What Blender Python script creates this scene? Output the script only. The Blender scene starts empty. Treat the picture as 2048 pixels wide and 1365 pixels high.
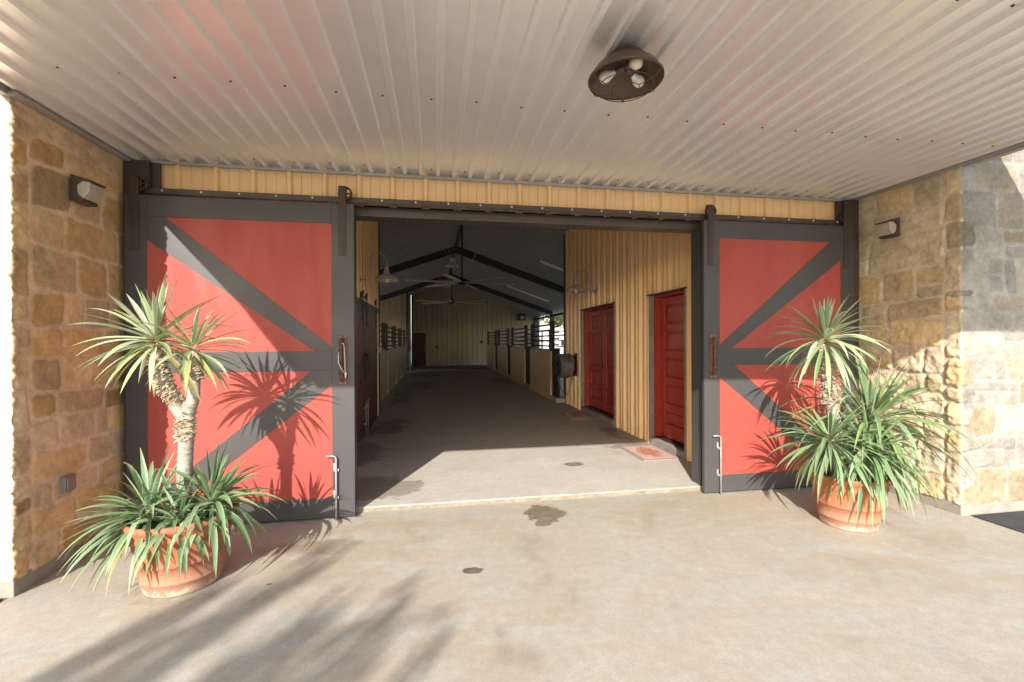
import bpy, math, random
import numpy as np
from mathutils import Vector, Matrix, Quaternion
PI = math.pi
scene = bpy.context.scene
COL = scene.collection

# ------------------------------------------------------------------ camera
YAW, PITCH, ROLL = math.radians(9.676), math.radians(-0.078), math.radians(-0.207)
def cam_axes():
    f = Vector((math.sin(YAW)*math.cos(PITCH), math.cos(YAW)*math.cos(PITCH), math.sin(PITCH)))
    r = Vector((math.cos(YAW), -math.sin(YAW), 0)); u = r.cross(f)
    c, s = math.cos(ROLL), math.sin(ROLL)
    return c*r+s*u, -s*r+c*u, f
r_, u_, f_ = cam_axes()
cd = bpy.data.cameras.new('camera'); cam = bpy.data.objects.new('camera', cd); COL.objects.link(cam)
cd.sensor_fit = 'HORIZONTAL'; cd.sensor_width = 36; cd.lens = 15.996; cd.clip_start = 0.05; cd.clip_end = 2000
m = Matrix.Identity(4)
for i in range(3):
    m[i][0], m[i][1], m[i][2] = r_[i], u_[i], -f_[i]
m.translation = Vector((0, 0, 1.6)); cam.matrix_world = m
scene.camera = cam

# ------------------------------------------------------------------ light
SUN_D = Vector((0.385, 1.0, -0.525)).normalized()
sl = bpy.data.lights.new('sun', 'SUN'); sun = bpy.data.objects.new('sun', sl); COL.objects.link(sun)
sl.energy = 3.5; sl.angle = math.radians(0.55); sl.color = (1.0, 0.965, 0.90)
sun.rotation_euler = SUN_D.to_track_quat('-Z', 'Y').to_euler(); sun.location = (-6, -14, 9)
w = bpy.data.worlds.new('World'); scene.world = w; w.use_nodes = True
nt = w.node_tree; nt.nodes.clear()
sky = nt.nodes.new('ShaderNodeTexSky'); sky.sky_type = 'NISHITA'; sky.sun_disc = False
sky.sun_elevation = math.asin(-SUN_D.z); sky.sun_rotation = math.atan2(-SUN_D.x, -SUN_D.y)
sky.air_density = 1.0; sky.dust_density = 1.0; sky.ozone_density = 1.0
bg = nt.nodes.new('ShaderNodeBackground'); bg.inputs['Strength'].default_value = 0.15
wo = nt.nodes.new('ShaderNodeOutputWorld')
nt.links.new(sky.outputs[0], bg.inputs[0]); nt.links.new(bg.outputs[0], wo.inputs[0])
scene.view_settings.view_transform = 'Standard'; scene.view_settings.look = 'None'
scene.view_settings.gamma = 1.0; scene.view_settings.exposure = 1.4
scene.render.engine = 'CYCLES'
scene.cycles.max_bounces = 12; scene.cycles.diffuse_bounces = 8; scene.cycles.glossy_bounces = 4

# ------------------------------------------------------------------ mesh helper
class MB:
    def __init__(s): s.v = []; s.f = []; s.m = []; s.s = []; s.c = None
    def add(s, vs, fs, mi=0, smooth=False):
        o = len(s.v); s.v.extend([tuple(p) for p in vs])
        for f in fs: s.f.append(tuple(i+o for i in f)); s.m.append(mi); s.s.append(smooth)
        return s
    def box(s, x0, x1, y0, y1, z0, z1, mi=0):
        return s.add([(x0,y0,z0),(x1,y0,z0),(x1,y1,z0),(x0,y1,z0),(x0,y0,z1),(x1,y0,z1),(x1,y1,z1),(x0,y1,z1)],
                     [(0,3,2,1),(4,5,6,7),(0,1,5,4),(1,2,6,5),(2,3,7,6),(3,0,4,7)], mi)
    def prism(s, poly, d, mi=0):                 # planar polygon (3D pts) pushed along d
        n = len(poly); P = [Vector(p) for p in poly]; Q = [p+Vector(d) for p in P]
        fs = [tuple(range(n))[::-1], tuple(range(n, 2*n))]+[(i, (i+1) % n, n+(i+1) % n, n+i) for i in range(n)]
        return s.add(P+Q, fs, mi)
    def bar(s, a, b, w, h, up=(0,0,1), mi=0):    # rectangular bar from a to b
        a, b = Vector(a), Vector(b); t = (b-a).normalized(); up = Vector(up)
        x = t.cross(up); x = x.normalized() if x.length > 1e-6 else Vector((1,0,0)); y = x.cross(t)
        vs = []
        for p in (a, b):
            for i, j in ((-1,-1),(1,-1),(1,1),(-1,1)): vs.append(p+x*(i*w/2)+y*(j*h/2))
        return s.add(vs, [(0,1,2,3),(7,6,5,4),(0,4,5,1),(1,5,6,2),(2,6,7,3),(3,7,4,0)], mi)
    def tube(s, pts, r, n=10, mi=0, closed=False, caps=True):
        P = [Vector(p) for p in pts]; k = len(P)
        R = r if isinstance(r, (list, tuple)) else [r]*k
        vs = []; prev = None
        for i in range(k):
            if closed: t = (P[(i+1) % k]-P[i-1]).normalized()
            else: t = (P[min(i+1, k-1)]-P[max(i-1, 0)]).normalized()
            if prev is None:
                x = t.cross(Vector((0,0,1)));
                if x.length < 1e-3: x = t.cross(Vector((1,0,0)))
            else: x = prev-t*prev.dot(t)
            x.normalize(); prev = x; y = t.cross(x)
            for j in range(n):
                a = 2*PI*j/n; vs.append(P[i]+(x*math.cos(a)+y*math.sin(a))*R[i])
        fs = []
        for i in range(k if closed else k-1):
            i2 = (i+1) % k
            for j in range(n):
                j2 = (j+1) % n; fs.append((i*n+j, i*n+j2, i2*n+j2, i2*n+j))
        if caps and not closed:
            fs.append(tuple(range(n))[::-1]); fs.append(tuple((k-1)*n+j for j in range(n)))
        return s.add(vs, fs, mi, True)
    def lathe(s, prof, c=(0,0,0), n=40, mi=0, axis=(0,0,1), caps=False):
        a = Vector(axis).normalized(); x = a.cross(Vector((0,1,0)))
        if x.length < 1e-3: x = a.cross(Vector((1,0,0)))
        x.normalize(); y = a.cross(x); c = Vector(c); vs = []; k = len(prof)
        for r, h in prof:
            for j in range(n):
                t = 2*PI*j/n; vs.append(c+a*h+(x*math.cos(t)+y*math.sin(t))*r)
        fs = []
        for i in range(k-1):
            for j in range(n):
                j2 = (j+1) % n; fs.append((i*n+j, i*n+j2, (i+1)*n+j2, (i+1)*n+j))
        if caps: fs.append(tuple(range(n))[::-1]); fs.append(tuple((k-1)*n+j for j in range(n)))
        return s.add(vs, fs, mi, True)
    def ball(s, c, r, n=12, mi=0, sc=(1,1,1)):
        vs = []; fs = []; c = Vector(c); k = n//2
        for i in range(1, k):
            t = PI*i/k
            for j in range(n):
                a = 2*PI*j/n
                vs.append(c+Vector((math.sin(t)*math.cos(a)*r*sc[0], math.sin(t)*math.sin(a)*r*sc[1], math.cos(t)*r*sc[2])))
        top = len(vs); vs += [c+Vector((0,0,r*sc[2])), c-Vector((0,0,r*sc[2]))]
        for i in range(k-2):
            for j in range(n): fs.append((i*n+j, (i+1)*n+j, (i+1)*n+(j+1) % n, i*n+(j+1) % n))
        for j in range(n):
            fs.append((top, j, (j+1) % n)); fs.append((top+1, (k-2)*n+(j+1) % n, (k-2)*n+j))
        return s.add(vs, fs, mi, True)
    def build(s, name, mats, parent=None, origin=None, bevel=0, angle=40):
        me = bpy.data.meshes.new(name)
        v = s.v
        if parent is not None and origin is None and parent.get('_w'): origin = parent.location
        if origin is not None:
            ox, oy, oz = origin; v = [(a-ox, b-oy, c-oz) for a, b, c in v]
        me.from_pydata(v, [], s.f)
        for mt in (mats if isinstance(mats, (list, tuple)) else [mats]): me.materials.append(mt)
        me.polygons.foreach_set('material_index', s.m); me.polygons.foreach_set('use_smooth', s.s)
        if s.c is not None:
            at = me.attributes.new('tint', 'FLOAT_COLOR', 'POINT'); at.data.foreach_set('color', np.asarray(s.c, dtype=np.float32).ravel())
        me.update()
        o = bpy.data.objects.new(name, me); COL.objects.link(o)
        if parent is not None: o.parent = parent
        elif origin is not None: o.location = origin
        if bevel:
            b = o.modifiers.new('edge', 'BEVEL'); b.width = bevel; b.segments = 2; b.limit_method = 'ANGLE'; b.angle_limit = math.radians(angle)
        return o

def tag(o, label=None, cat=None, group=None, kind=None):
    if label: o['label'] = label
    if cat: o['category'] = cat
    if group: o['group'] = group
    if kind: o['kind'] = kind
    return o
def thing(name, label, cat, loc=(0,0,0), rz=0, group=None, world=False):
    o = bpy.data.objects.new(name, None); COL.objects.link(o); o.location = loc; o.rotation_euler = (0,0,rz)
    o.empty_display_size = 0.1
    if world: o['_w'] = 1                       # parts are given in world coordinates
    return tag(o, label, cat, group)
def copy_tree(o, parent=None):
    c = o.copy(); COL.objects.link(c)
    if parent is not None: c.parent = parent
    for ch in list(o.children): copy_tree(ch, c)
    return c

# ------------------------------------------------------------------ material helpers
def newmat(name):
    mt = bpy.data.materials.new(name); mt.use_nodes = True; t = mt.node_tree; t.nodes.clear()
    out = t.nodes.new('ShaderNodeOutputMaterial'); b = t.nodes.new('ShaderNodeBsdfPrincipled')
    t.links.new(b.outputs[0], out.inputs[0]); return mt, t, b, out
def nd(t, typ, ins=None, **kw):
    n = t.nodes.new(typ)
    for k, v in kw.items(): setattr(n, k, v)
    for k, v in (ins or {}).items():
        if hasattr(v, 'bl_rna') and not isinstance(v, (int, float)): t.links.new(v, n.inputs[k])
        else: n.inputs[k].default_value = v
    return n
def rgba(c): return (c[0], c[1], c[2], 1.0)
def mixc(t, fac, a, b, blend='MIX'):
    n = t.nodes.new('ShaderNodeMix'); n.data_type = 'RGBA'; n.blend_type = blend; n.clamp_factor = True
    for sock, v in ((n.inputs[0], fac), (n.inputs[6], a), (n.inputs[7], b)):
        if isinstance(v, (int, float)): sock.default_value = v
        elif isinstance(v, (tuple, list)): sock.default_value = rgba(v)
        else: t.links.new(v, sock)
    return n.outputs[2]
def math_(t, op, a, b=0.0, c=0.0):
    n = t.nodes.new('ShaderNodeMath'); n.operation = op
    for i, v in enumerate((a, b, c)):
        if isinstance(v, (int, float)): n.inputs[i].default_value = v
        else: t.links.new(v, n.inputs[i])
    return n.outputs[0]
def mapr(t, v, a, b, c=0.0, d=1.0, smooth=True):
    n = t.nodes.new('ShaderNodeMapRange'); n.interpolation_type = 'SMOOTHSTEP' if smooth else 'LINEAR'
    t.links.new(v, n.inputs[0])
    for i, x in enumerate((a, b, c, d)): n.inputs[i+1].default_value = x
    return n.outputs[0]
def noise(t, vec, scale, detail=4, rough=0.55, dist=0.0, scl=None):
    if scl:
        mp = t.nodes.new('ShaderNodeMapping'); mp.inputs['Scale'].default_value = scl; t.links.new(vec, mp.inputs[0]); vec = mp.outputs[0]
    n = t.nodes.new('ShaderNodeTexNoise'); n.inputs['Scale'].default_value = scale; n.inputs['Detail'].default_value = detail
    n.inputs['Roughness'].default_value = rough; n.inputs['Distortion'].default_value = dist
    t.links.new(vec, n.inputs['Vector']); return n.outputs[0]
def pos(t): return t.nodes.new('ShaderNodeNewGeometry').outputs['Position']
def bump(t, b, h, strength, dist=0.01):
    n = t.nodes.new('ShaderNodeBump'); n.inputs['Strength'].default_value = strength; n.inputs['Distance'].default_value = dist
    t.links.new(h, n.inputs['Height']); t.links.new(n.outputs[0], b.inputs['Normal']); return n
def basic(name, c1, c2=None, rough=0.5, metal=0.0, sc=6.0, grain=40.0, amt=1.0, bstr=0.1, bdist=0.003, spec=0.5, speck=None, rvar=0.12, stretch=None):
    mt, t, b, _ = newmat(name); p = pos(t)
    c2 = c2 or tuple(x*0.8 for x in c1)
    n1 = noise(t, p, sc, 5, 0.6, 0.3, stretch); f = mapr(t, n1, 0.35, 0.68, 0, amt)
    col = mixc(t, f, c1, c2)
    n2 = noise(t, p, grain, 3, 0.6)
    if speck:
        col = mixc(t, mapr(t, n2, 0.62, 0.7), col, speck)
    t.links.new(col, b.inputs['Base Color'])
    t.links.new(mapr(t, n1, 0.3, 0.7, rough-rvar/2, rough+rvar/2), b.inputs['Roughness'])
    b.inputs['Metallic'].default_value = metal; b.inputs['Specular IOR Level'].default_value = spec
    if bstr: bump(t, b, n2, bstr, bdist)
    return mt

# concrete, with damp patches of their own shape
def concrete(name, ca, cb, cc, stains):
    mt, t, b, _ = newmat(name); p = pos(t)
    big = noise(t, p, 0.55, 5, 0.55, 0.8); mid = noise(t, p, 2.2, 7, 0.62, 0.6); st = noise(t, p, 3.0, 6, 0.6, 0.5, (0.55, 1.6, 1.0))
    fine = noise(t, p, 14, 6, 0.7); grain = noise(t, p, 90, 4, 0.75)
    col = mixc(t, mapr(t, big, 0.38, 0.6), ca, cb)
    col = mixc(t, mapr(t, st, 0.42, 0.66, 0, 0.85), col, cc)
    col = mixc(t, mapr(t, mid, 0.55, 0.75, 0, 0.55), col, tuple(min(1, x*1.18) for x in ca))
    col = mixc(t, mapr(t, mid, 0.25, 0.45, 0.55, 0.0), col, tuple(x*0.68 for x in cb))
    sw_ = noise(t, p, 1.6, 8, 0.7, 1.5); col = mixc(t, mapr(t, sw_, 0.53, 0.7, 0, 0.5), col, tuple(min(1, x*1.16) for x in cc))
    col = mixc(t, mapr(t, fine, 0.3, 0.7, 0.0, 0.36), col, tuple(x*0.68 for x in cb))
    col = mixc(t, mapr(t, grain, 0.35, 0.7, 0.0, 0.45), col, tuple(x*0.55 for x in ca))
    sp = noise(t, p, 38, 2, 0.5); col = mixc(t, mapr(t, sp, 0.72, 0.76, 0, 0.5), col, tuple(x*0.4 for x in ca))
    wet = None
    sx = t.nodes.new('ShaderNodeSeparateXYZ'); t.links.new(p, sx.inputs[0])
    wn = noise(t, p, 3.5, 5, 0.6); wn2 = noise(t, p, 11, 4, 0.6)
    warp = math_(t, 'ADD', math_(t, 'MULTIPLY', math_(t, 'SUBTRACT', wn, 0.5), 1.7), math_(t, 'MULTIPLY', math_(t, 'SUBTRACT', wn2, 0.5), 1.3))
    for (x, y, rx, ry, k, edge) in stains:
        dx = math_(t, 'DIVIDE', math_(t, 'SUBTRACT', sx.outputs[0], x), rx); dy = math_(t, 'DIVIDE', math_(t, 'SUBTRACT', sx.outputs[1], y), ry)
        d = math_(t, 'ADD', math_(t, 'SQRT', math_(t, 'ADD', math_(t, 'MULTIPLY', dx, dx), math_(t, 'MULTIPLY', dy, dy))), warp)
        mk = mapr(t, d, 1.0-edge, 1.0, k, 0.0)
        wet = mk if wet is None else math_(t, 'MAXIMUM', wet, mk)
    rough = mapr(t, mid, 0.3, 0.7, 0.62, 0.85)
    if wet is not None:
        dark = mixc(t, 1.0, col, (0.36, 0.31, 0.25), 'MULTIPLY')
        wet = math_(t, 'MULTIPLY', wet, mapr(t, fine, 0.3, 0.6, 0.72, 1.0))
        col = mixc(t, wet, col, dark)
        rough = math_(t, 'SUBTRACT', rough, math_(t, 'MULTIPLY', wet, 0.42))
    t.links.new(col, b.inputs['Base Color']); t.links.new(rough, b.inputs['Roughness'])
    b.inputs['Specular IOR Level'].default_value = 0.35
    h = math_(t, 'ADD', math_(t, 'MULTIPLY', fine, 0.6), math_(t, 'MULTIPLY', grain, 0.4)); bump(t, b, h, 0.4, 0.005)
    return mt
M = {}
M['porch'] = concrete('porch_concrete', (0.435,0.378,0.30), (0.395,0.327,0.245), (0.42,0.40,0.345),
    [(1.0,4.08,0.21,0.2,0.85,0.22), (0.93,3.9,0.09,0.1,0.75,0.25), (0.265,3.17,0.075,0.05,1.0,0.1),
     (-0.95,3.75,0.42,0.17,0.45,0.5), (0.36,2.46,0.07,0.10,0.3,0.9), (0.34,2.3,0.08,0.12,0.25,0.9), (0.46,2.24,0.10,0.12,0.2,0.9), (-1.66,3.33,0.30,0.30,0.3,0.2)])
M['aisle'] = concrete('aisle_concrete', (0.54,0.49,0.415), (0.50,0.445,0.37), (0.52,0.485,0.43),
    [(1.72,5.5,0.12,0.09,0.85,0.05), (-0.62,5.05,0.45,0.42,0.6,0.2), (-0.95,6.6,0.30,0.7,0.6,0.25), (-0.85,8.4,0.32,0.75,0.85,0.1), (-0.75,9.0,0.3,0.35,0.8,0.1),
     (3.05,7.2,0.25,0.55,0.9,0.08), (2.85,6.3,0.42,0.16,0.6,0.12), (-0.9,13.2,0.35,2.0,0.85,0.2), (-0.5,16.3,0.5,1.6,0.8,0.2), (-0.3,21.5,1.2,1.5,0.9,0.3), (1.8,22.5,1.0,1.3,0.85,0.3),(2.6,17.5,.4,1.6,.6,.3)])
M['riser'] = basic('slab_edge', (0.25,0.205,0.155), (0.18,0.15,0.115), 0.9, 0, 9, 70, 1, 0.6, 0.01, 0.2)
M['ground'] = basic('gravel_ground', (0.40,0.375,0.34), (0.34,0.315,0.28), 0.95, 0, 0.7, 30, 1, 0.6, 0.02)
M['yard'] = basic('yard_ground', (0.45,0.41,0.34), (0.34,0.33,0.24), 0.95, 0, 0.5, 20, 1, 0.5, 0.03)

# rubble stone: colour per stone from the mesh, grain from noise
mt, t, b, _ = newmat('limestone'); p = pos(t)
at = nd(t, 'ShaderNodeAttribute', attribute_name='tint')
n1 = noise(t, p, 7, 6, 0.65, 0.4); n2 = noise(t, p, 45, 5, 0.7); n3 = noise(t, p, 150, 2, 0.6)
col = mixc(t, mapr(t, n1, 0.35, 0.7, 0, 0.5), at.outputs['Color'], (0.84, 0.77, 0.68), 'MULTIPLY')
col = mixc(t, mapr(t, n2, 0.28, 0.46, 0.5, 0.0), col, (0.68, 0.58, 0.46), 'MULTIPLY')
col = mixc(t, mapr(t, n2, 0.55, 0.75, 0.0, 0.35), col, (0.62, 0.54, 0.42))
col = mixc(t, mapr(t, n3, 0.64, 0.72, 0.0, 0.6), col, (0.45, 0.36, 0.28), 'MULTIPLY')
t.links.new(col, b.inputs['Base Color']); b.inputs['Roughness'].default_value = 0.92; b.inputs['Specular IOR Level'].default_value = 0.25
h = math_(t, 'ADD', math_(t, 'MULTIPLY', n2, 0.8), math_(t, 'MULTIPLY', n3, 0.3)); bump(t, b, h, 0.8, 0.012)
M['stone'] = mt
M['plinth'] = basic('footing_concrete', (0.29,0.255,0.21), (0.21,0.185,0.155), 0.9, 0, 5, 60, 1, 0.4, 0.006, 0.3)

M['red'] = basic('red_paint', (0.335,0.062,0.047), (0.31,0.055,0.041), 0.55, 0, 2.2, 300, 0.9, 0.05, 0.001, 0.28, rvar=0.16, stretch=(3,3,.5))
M['redwood'] = basic('red_door_paint', (0.33,0.036,0.019), (0.30,0.031,0.016), 0.36, 0, 3, 120, 0.8, 0.05, 0.001)
M['frame'] = basic('charcoal_paint', (0.060,0.056,0.055), (0.053,0.050,0.049), 0.45, 0, 2, 200, 0.8, 0.06, 0.001, 0.35, speck=(0.075,0.071,0.068))
M['bronze'] = basic('bronze_trim', (0.062,0.047,0.037), (0.052,0.040,0.032), 0.42, 0, 3, 90, 0.9, 0.05, 0.001)
M['black'] = basic('black_steel', (0.028,0.026,0.025), (0.02,0.019,0.018), 0.45, 0.0, 4, 60, 1, 0.1)
M['rust'] = basic('rusted_iron', (0.12,0.06,0.038), (0.05,0.033,0.027), 0.7, 0.25, 16, 90, 1, 0.4, 0.003, speck=(0.21,0.09,0.04))
M['rustred'] = basic('rust_plate', (0.17,0.065,0.042), (0.10,0.045,0.032), 0.75, 0.1, 18, 120, 1, 0.4, 0.003)
M['iron'] = basic('worn_iron', (0.05,0.038,0.032), (0.065,0.04,0.03), 0.6, 0.3, 14, 90, 0.8, 0.35, 0.003, speck=(0.12,0.06,0.035))
M['galv'] = basic('galvanised_steel', (0.40,0.385,0.36), (0.32,0.305,0.285), 0.48, 0.45, 18, 120, 1, 0.1)
M['white'] = basic('white_plastic', (0.72,0.70,0.66), (0.66,0.63,0.58), 0.5)
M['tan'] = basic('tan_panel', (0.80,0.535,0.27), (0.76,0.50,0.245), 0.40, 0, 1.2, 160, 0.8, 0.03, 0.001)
M['tanend'] = basic('tan_panel_dimmed', (0.42,0.32,0.20), (0.36,0.28,0.175), 0.45, 0, 1.2, 160, 0.8, 0.03, 0.001)  # same tan siding, colour darkened to hold the shade of the far end
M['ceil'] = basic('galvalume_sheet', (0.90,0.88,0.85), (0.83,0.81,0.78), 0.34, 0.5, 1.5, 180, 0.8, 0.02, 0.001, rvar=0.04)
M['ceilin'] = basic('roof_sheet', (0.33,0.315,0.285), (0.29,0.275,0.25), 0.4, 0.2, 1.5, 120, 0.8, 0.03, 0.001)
M['trim'] = basic('grey_trim', (0.40,0.375,0.345), (0.34,0.32,0.29), 0.4, 0.2, 3, 90)
M['stucco'] = basic('tan_stucco', (0.66,0.47,0.29), (0.60,0.42,0.255), 0.9, 0, 4, 90, 1, 0.4, 0.004, 0.2)
M['capc'] = basic('pale_cap', (0.42,0.40,0.37), (0.36,0.34,0.31), 0.8)
M['gate'] = basic('dark_wood', (0.05,0.03,0.022), (0.035,0.022,0.017), 0.7, 0, 6, 60, 1, 0.3)
M['brownred'] = basic('brown_red_paint', (0.20,0.042,0.024), (0.165,0.034,0.02), 0.5)
M['darkred'] = basic('dull_red_paint', (0.05,0.012,0.009), (0.04,0.010,0.008), 0.5)
M['lens'] = basic('frosted_lens', (0.42,0.375,0.31), (0.38,0.34,0.28), 0.35)
M['bulb'] = basic('bulb_glass', (0.80,0.72,0.60), (0.78,0.70,0.58), 0.25)
M['bulbneck'] = basic('bulb_neck', (0.80,0.80,0.78), (0.75,0.75,0.73), 0.3)
M['shade'] = basic('aged_shade', (0.66,0.63,0.57), (0.55,0.52,0.47), 0.32, 0.25, 12, 90, 0.9, 0.08)
M['brown'] = basic('brown_enamel', (0.105,0.07,0.05), (0.08,0.052,0.037), 0.4, 0.2, 8, 60, 0.8, 0.08)
M['rope'] = basic('cotton_cord', (0.70,0.64,0.56), (0.6,0.54,0.46), 0.9, 0, 30, 200, 1, 0.4)
M['rubber'] = basic('black_rubber', (0.032,0.031,0.032), (0.05,0.048,0.047), 0.8, 0, 5, 120, 1, 0.4, 0.004)
M['hose'] = basic('hose_rubber', (0.21,0.185,0.165), (0.14,0.122,0.11), 0.45)
M['hosepale'] = basic('pale_hose', (0.26,0.23,0.2), (0.2,0.18,0.155), 0.5)
M['soil'] = basic('potting_soil', (0.06,0.045,0.032), (0.035,0.026,0.02), 0.95, 0, 20, 60, 1, 0.8, 0.01)
M['sill'] = basic('sill_metal', (0.30,0.27,0.24), (0.24,0.21,0.185), 0.45, 0.3, 6, 90)
M['blade'] = basic('fan_blade', (0.74,0.64,0.50), (0.68,0.58,0.45), 0.4, 0.0)
M['alum'] = basic('batten_white', (0.85,0.78,0.64), (0.8,0.73,0.6), 0.5)

# terracotta, with lime bloom near the foot
mt, t, b, _ = newmat('terracotta'); p = pos(t)
oc = nd(t, 'ShaderNodeTexCoord').outputs['Object']; sxyz = t.nodes.new('ShaderNodeSeparateXYZ'); t.links.new(oc, sxyz.inputs[0])
n1 = noise(t, p, 5, 6, 0.6, 0.6); n2 = noise(t, p, 26, 5, 0.7); n3 = noise(t, p, 9, 5, 0.6, 0.5, (1.6, 1.6, 0.5))
col = mixc(t, mapr(t, n1, 0.35, 0.66), (0.36,0.122,0.05), (0.31,0.118,0.064))
col = mixc(t, mapr(t, n3, 0.52, 0.72, 0, 0.45), col, (0.40,0.235,0.16))
lz = math_(t, 'ADD', sxyz.outputs[2], math_(t, 'MULTIPLY', math_(t, 'SUBTRACT', n1, 0.5), 0.22))
col = mixc(t, mapr(t, lz, 0.02, 0.26, 0.62, 0.0), col, (0.37,0.215,0.15))
col = mixc(t, mapr(t, math_(t, 'ADD', lz, math_(t, 'MULTIPLY', math_(t, 'SUBTRACT', n2, 0.5), 0.12)), 0.01, 0.06, 0.8, 0.0), col, (0.55,0.45,0.34))
col = mixc(t, mapr(t, n2, 0.3, 0.45, 0.35, 0), col, (0.24,0.11,0.07))
t.links.new(col, b.inputs['Base Color']); b.inputs['Roughness'].default_value = 0.75; b.inputs['Specular IOR Level'].default_value = 0.3
bump(t, b, n2, 0.25, 0.004); M['terra'] = mt

# leaf: colour carried per leaf, light shows through a little
def leafmat(name, rough=0.42, trans=0.22):
    mt, t, b, out = newmat(name); p = pos(t)
    at = nd(t, 'ShaderNodeAttribute', attribute_name='tint'); n = noise(t, p, 30, 3, 0.6)
    col = mixc(t, mapr(t, n, 0.35, 0.7, 0.0, 0.35), at.outputs['Color'], (0.7,0.72,0.55), 'MULTIPLY')
    t.links.new(col, b.inputs['Base Color']); b.inputs['Roughness'].default_value = rough; b.inputs['Specular IOR Level'].default_value = 0.45
    tr = t.nodes.new('ShaderNodeBsdfTranslucent'); t.links.new(col, tr.inputs[0])
    ms = t.nodes.new('ShaderNodeMixShader'); ms.inputs[0].default_value = trans
    t.links.new(b.outputs[0], ms.inputs[1]); t.links.new(tr.outputs[0], ms.inputs[2]); t.links.new(ms.outputs[0], out.inputs[0])
    return mt
M['leaf'] = leafmat('yucca_leaf', 0.5); M['treeleaf'] = leafmat('tree_leaf', 0.55, 0.35)
M['bark'] = basic('pale_bark', (0.36,0.315,0.26), (0.22,0.185,0.145), 0.9, 0, 14, 60, 1, 0.6, 0.008, 0.2, stretch=(1,1,5))
M['husk'] = basic('dry_husk', (0.50,0.42,0.31), (0.30,0.215,0.125), 0.85, 0, 12, 60, 1, 0.2, 0.004, 0.2)
M['treebark'] = basic('tree_bark', (0.16,0.12,0.09), (0.11,0.085,0.065), 0.95, 0, 8, 40, 1, 0.6, 0.02, 0.2)
# rust coloured ribbed mat
mt, t, b, _ = newmat('rust_mat'); p = pos(t); oc = nd(t, 'ShaderNodeTexCoord').outputs['Object']; n1 = noise(t, p, 25, 5, 0.6); n2 = noise(t, p, 90, 3, 0.6)
mp = t.nodes.new('ShaderNodeMapping'); mp.inputs['Scale'].default_value = (6.2, 3.6, 0.0); t.links.new(oc, mp.inputs[0])
ln = t.nodes.new('ShaderNodeVectorMath'); ln.operation = 'LENGTH'; t.links.new(mp.outputs[0], ln.inputs[0])
dd = math_(t, 'ADD', ln.outputs['Value'], math_(t, 'MULTIPLY', math_(t, 'SUBTRACT', n1, 0.5), 2.2))
col = mixc(t, mapr(t, n1, 0.35, 0.7), (0.34,0.235,0.20), (0.29,0.195,0.165)); col = mixc(t, mapr(t, dd, 0.75, 0.95, 1.0, 0.0), col, (0.27,0.10,0.05))
t.links.new(col, b.inputs['Base Color']); b.inputs['Roughness'].default_value = 0.9; bump(t, b, n2, 0.4, 0.004); M['mat'] = mt

# ------------------------------------------------------------------ ground and paving
g = MB().add([(-900,-900,-.03),(900,-900,-.03),(900,900,-.03),(-900,900,-.03)], [(0,1,2,3)]).build('ground', M['ground']); tag(g, kind='structure')
g = MB().box(-9, 12, -9, 4.46, -.12, 0).build('pavement', M['porch']); tag(g, kind='structure')
rnd = random.Random(3)
fl = MB(); nx = 180                               # barn floor slab, its front edge slightly chipped
for i in range(nx+1):
    x = -5.4+11.9*i/nx; e = rnd.uniform(-.006,.006); e2 = rnd.uniform(-.005,.005)
    fl.v += [(x, 4.425+e, 0.0), (x, 4.43+e2, .034+rnd.uniform(-.003,.002)), (x, 4.445+e2, .04), (x, 28.4, .04)]
for i in range(nx):
    for j in range(3): a = i*4+j; fl.f.append((a, a+4, a+5, a+1)); fl.m.append(1 if j == 0 else 0); fl.s.append(False)
o = fl.build('barn_floor', [M['aisle'], M['riser']]); tag(o, kind='structure')
o = MB().box(6.55, 70, 9, 90, -.1, -.012).build('yard', M['yard']); tag(o, kind='structure')

# ------------------------------------------------------------------ ribbed sheets
PANEL = [(0,0),(0.012,0.0),(0.028,0.034),(0.056,0.034),(0.072,0.0),(0.125,0.0),(0.138,0.0),(0.141,-0.006),(0.144,0.0),(0.226,0.0),(0.229,-0.006),(0.232,0.0),(0.305,0)]
ROOFRIB = [(0,0),(0.006,0.06),(0.068,0.06),(0.074,0.0),(0.2,0)]
DEEP = [(0,0),(0.006,0.0),(0.022,0.05),(0.062,0.05),(0.078,0.0),(0.15,0.0),(0.163,0.034),(0.200,0.034),(0.213,0.0),(0.305,0)]
SOFFIT = [(0,0),(0.008,0.030),(0.040,0.030),(0.048,0.0),(0.152,0)]
def sheet(mb, o, u, n, ulen, v0, v1, prof, mi=0, start=0.0):
    """corrugated sheet: profile runs along u from o, pushed out along n, edges given by v0(s), v1(s)"""
    o, u, n = Vector(o), Vector(u), Vector(n); pitch = prof[-1][0]
    us = set()
    k = int(ulen/pitch)+2
    for i in range(-1, k):
        for s, h in prof[:-1]:
            x = i*pitch+s+start
            if 0 < x < ulen: us.add((round(x, 4), h))
    us = sorted(us); us = [(0.0, 0.0)]+us+[(ulen, 0.0)]
    vs = []; fs = []
    for s, h in us:
        p = o+u*s+n*h; vs += [p+Vector(v0(s)), p+Vector(v1(s))]
    for i in range(len(us)-1): fs.append((2*i, 2*i+2, 2*i+3, 2*i+1))
    return mb.add(vs, fs, mi)

RX, RZ, SL = 0.80, 5.16, 0.351                  # ridge and roof slope
def roof_z(x): return RZ-SL*abs(x-RX)
barn = thing('barn', 'tan ribbed metal barn with open centre aisle, dark trim and deep ribbed porch ceiling', 'barn', (1, 4.45, 0), world=True)
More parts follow.
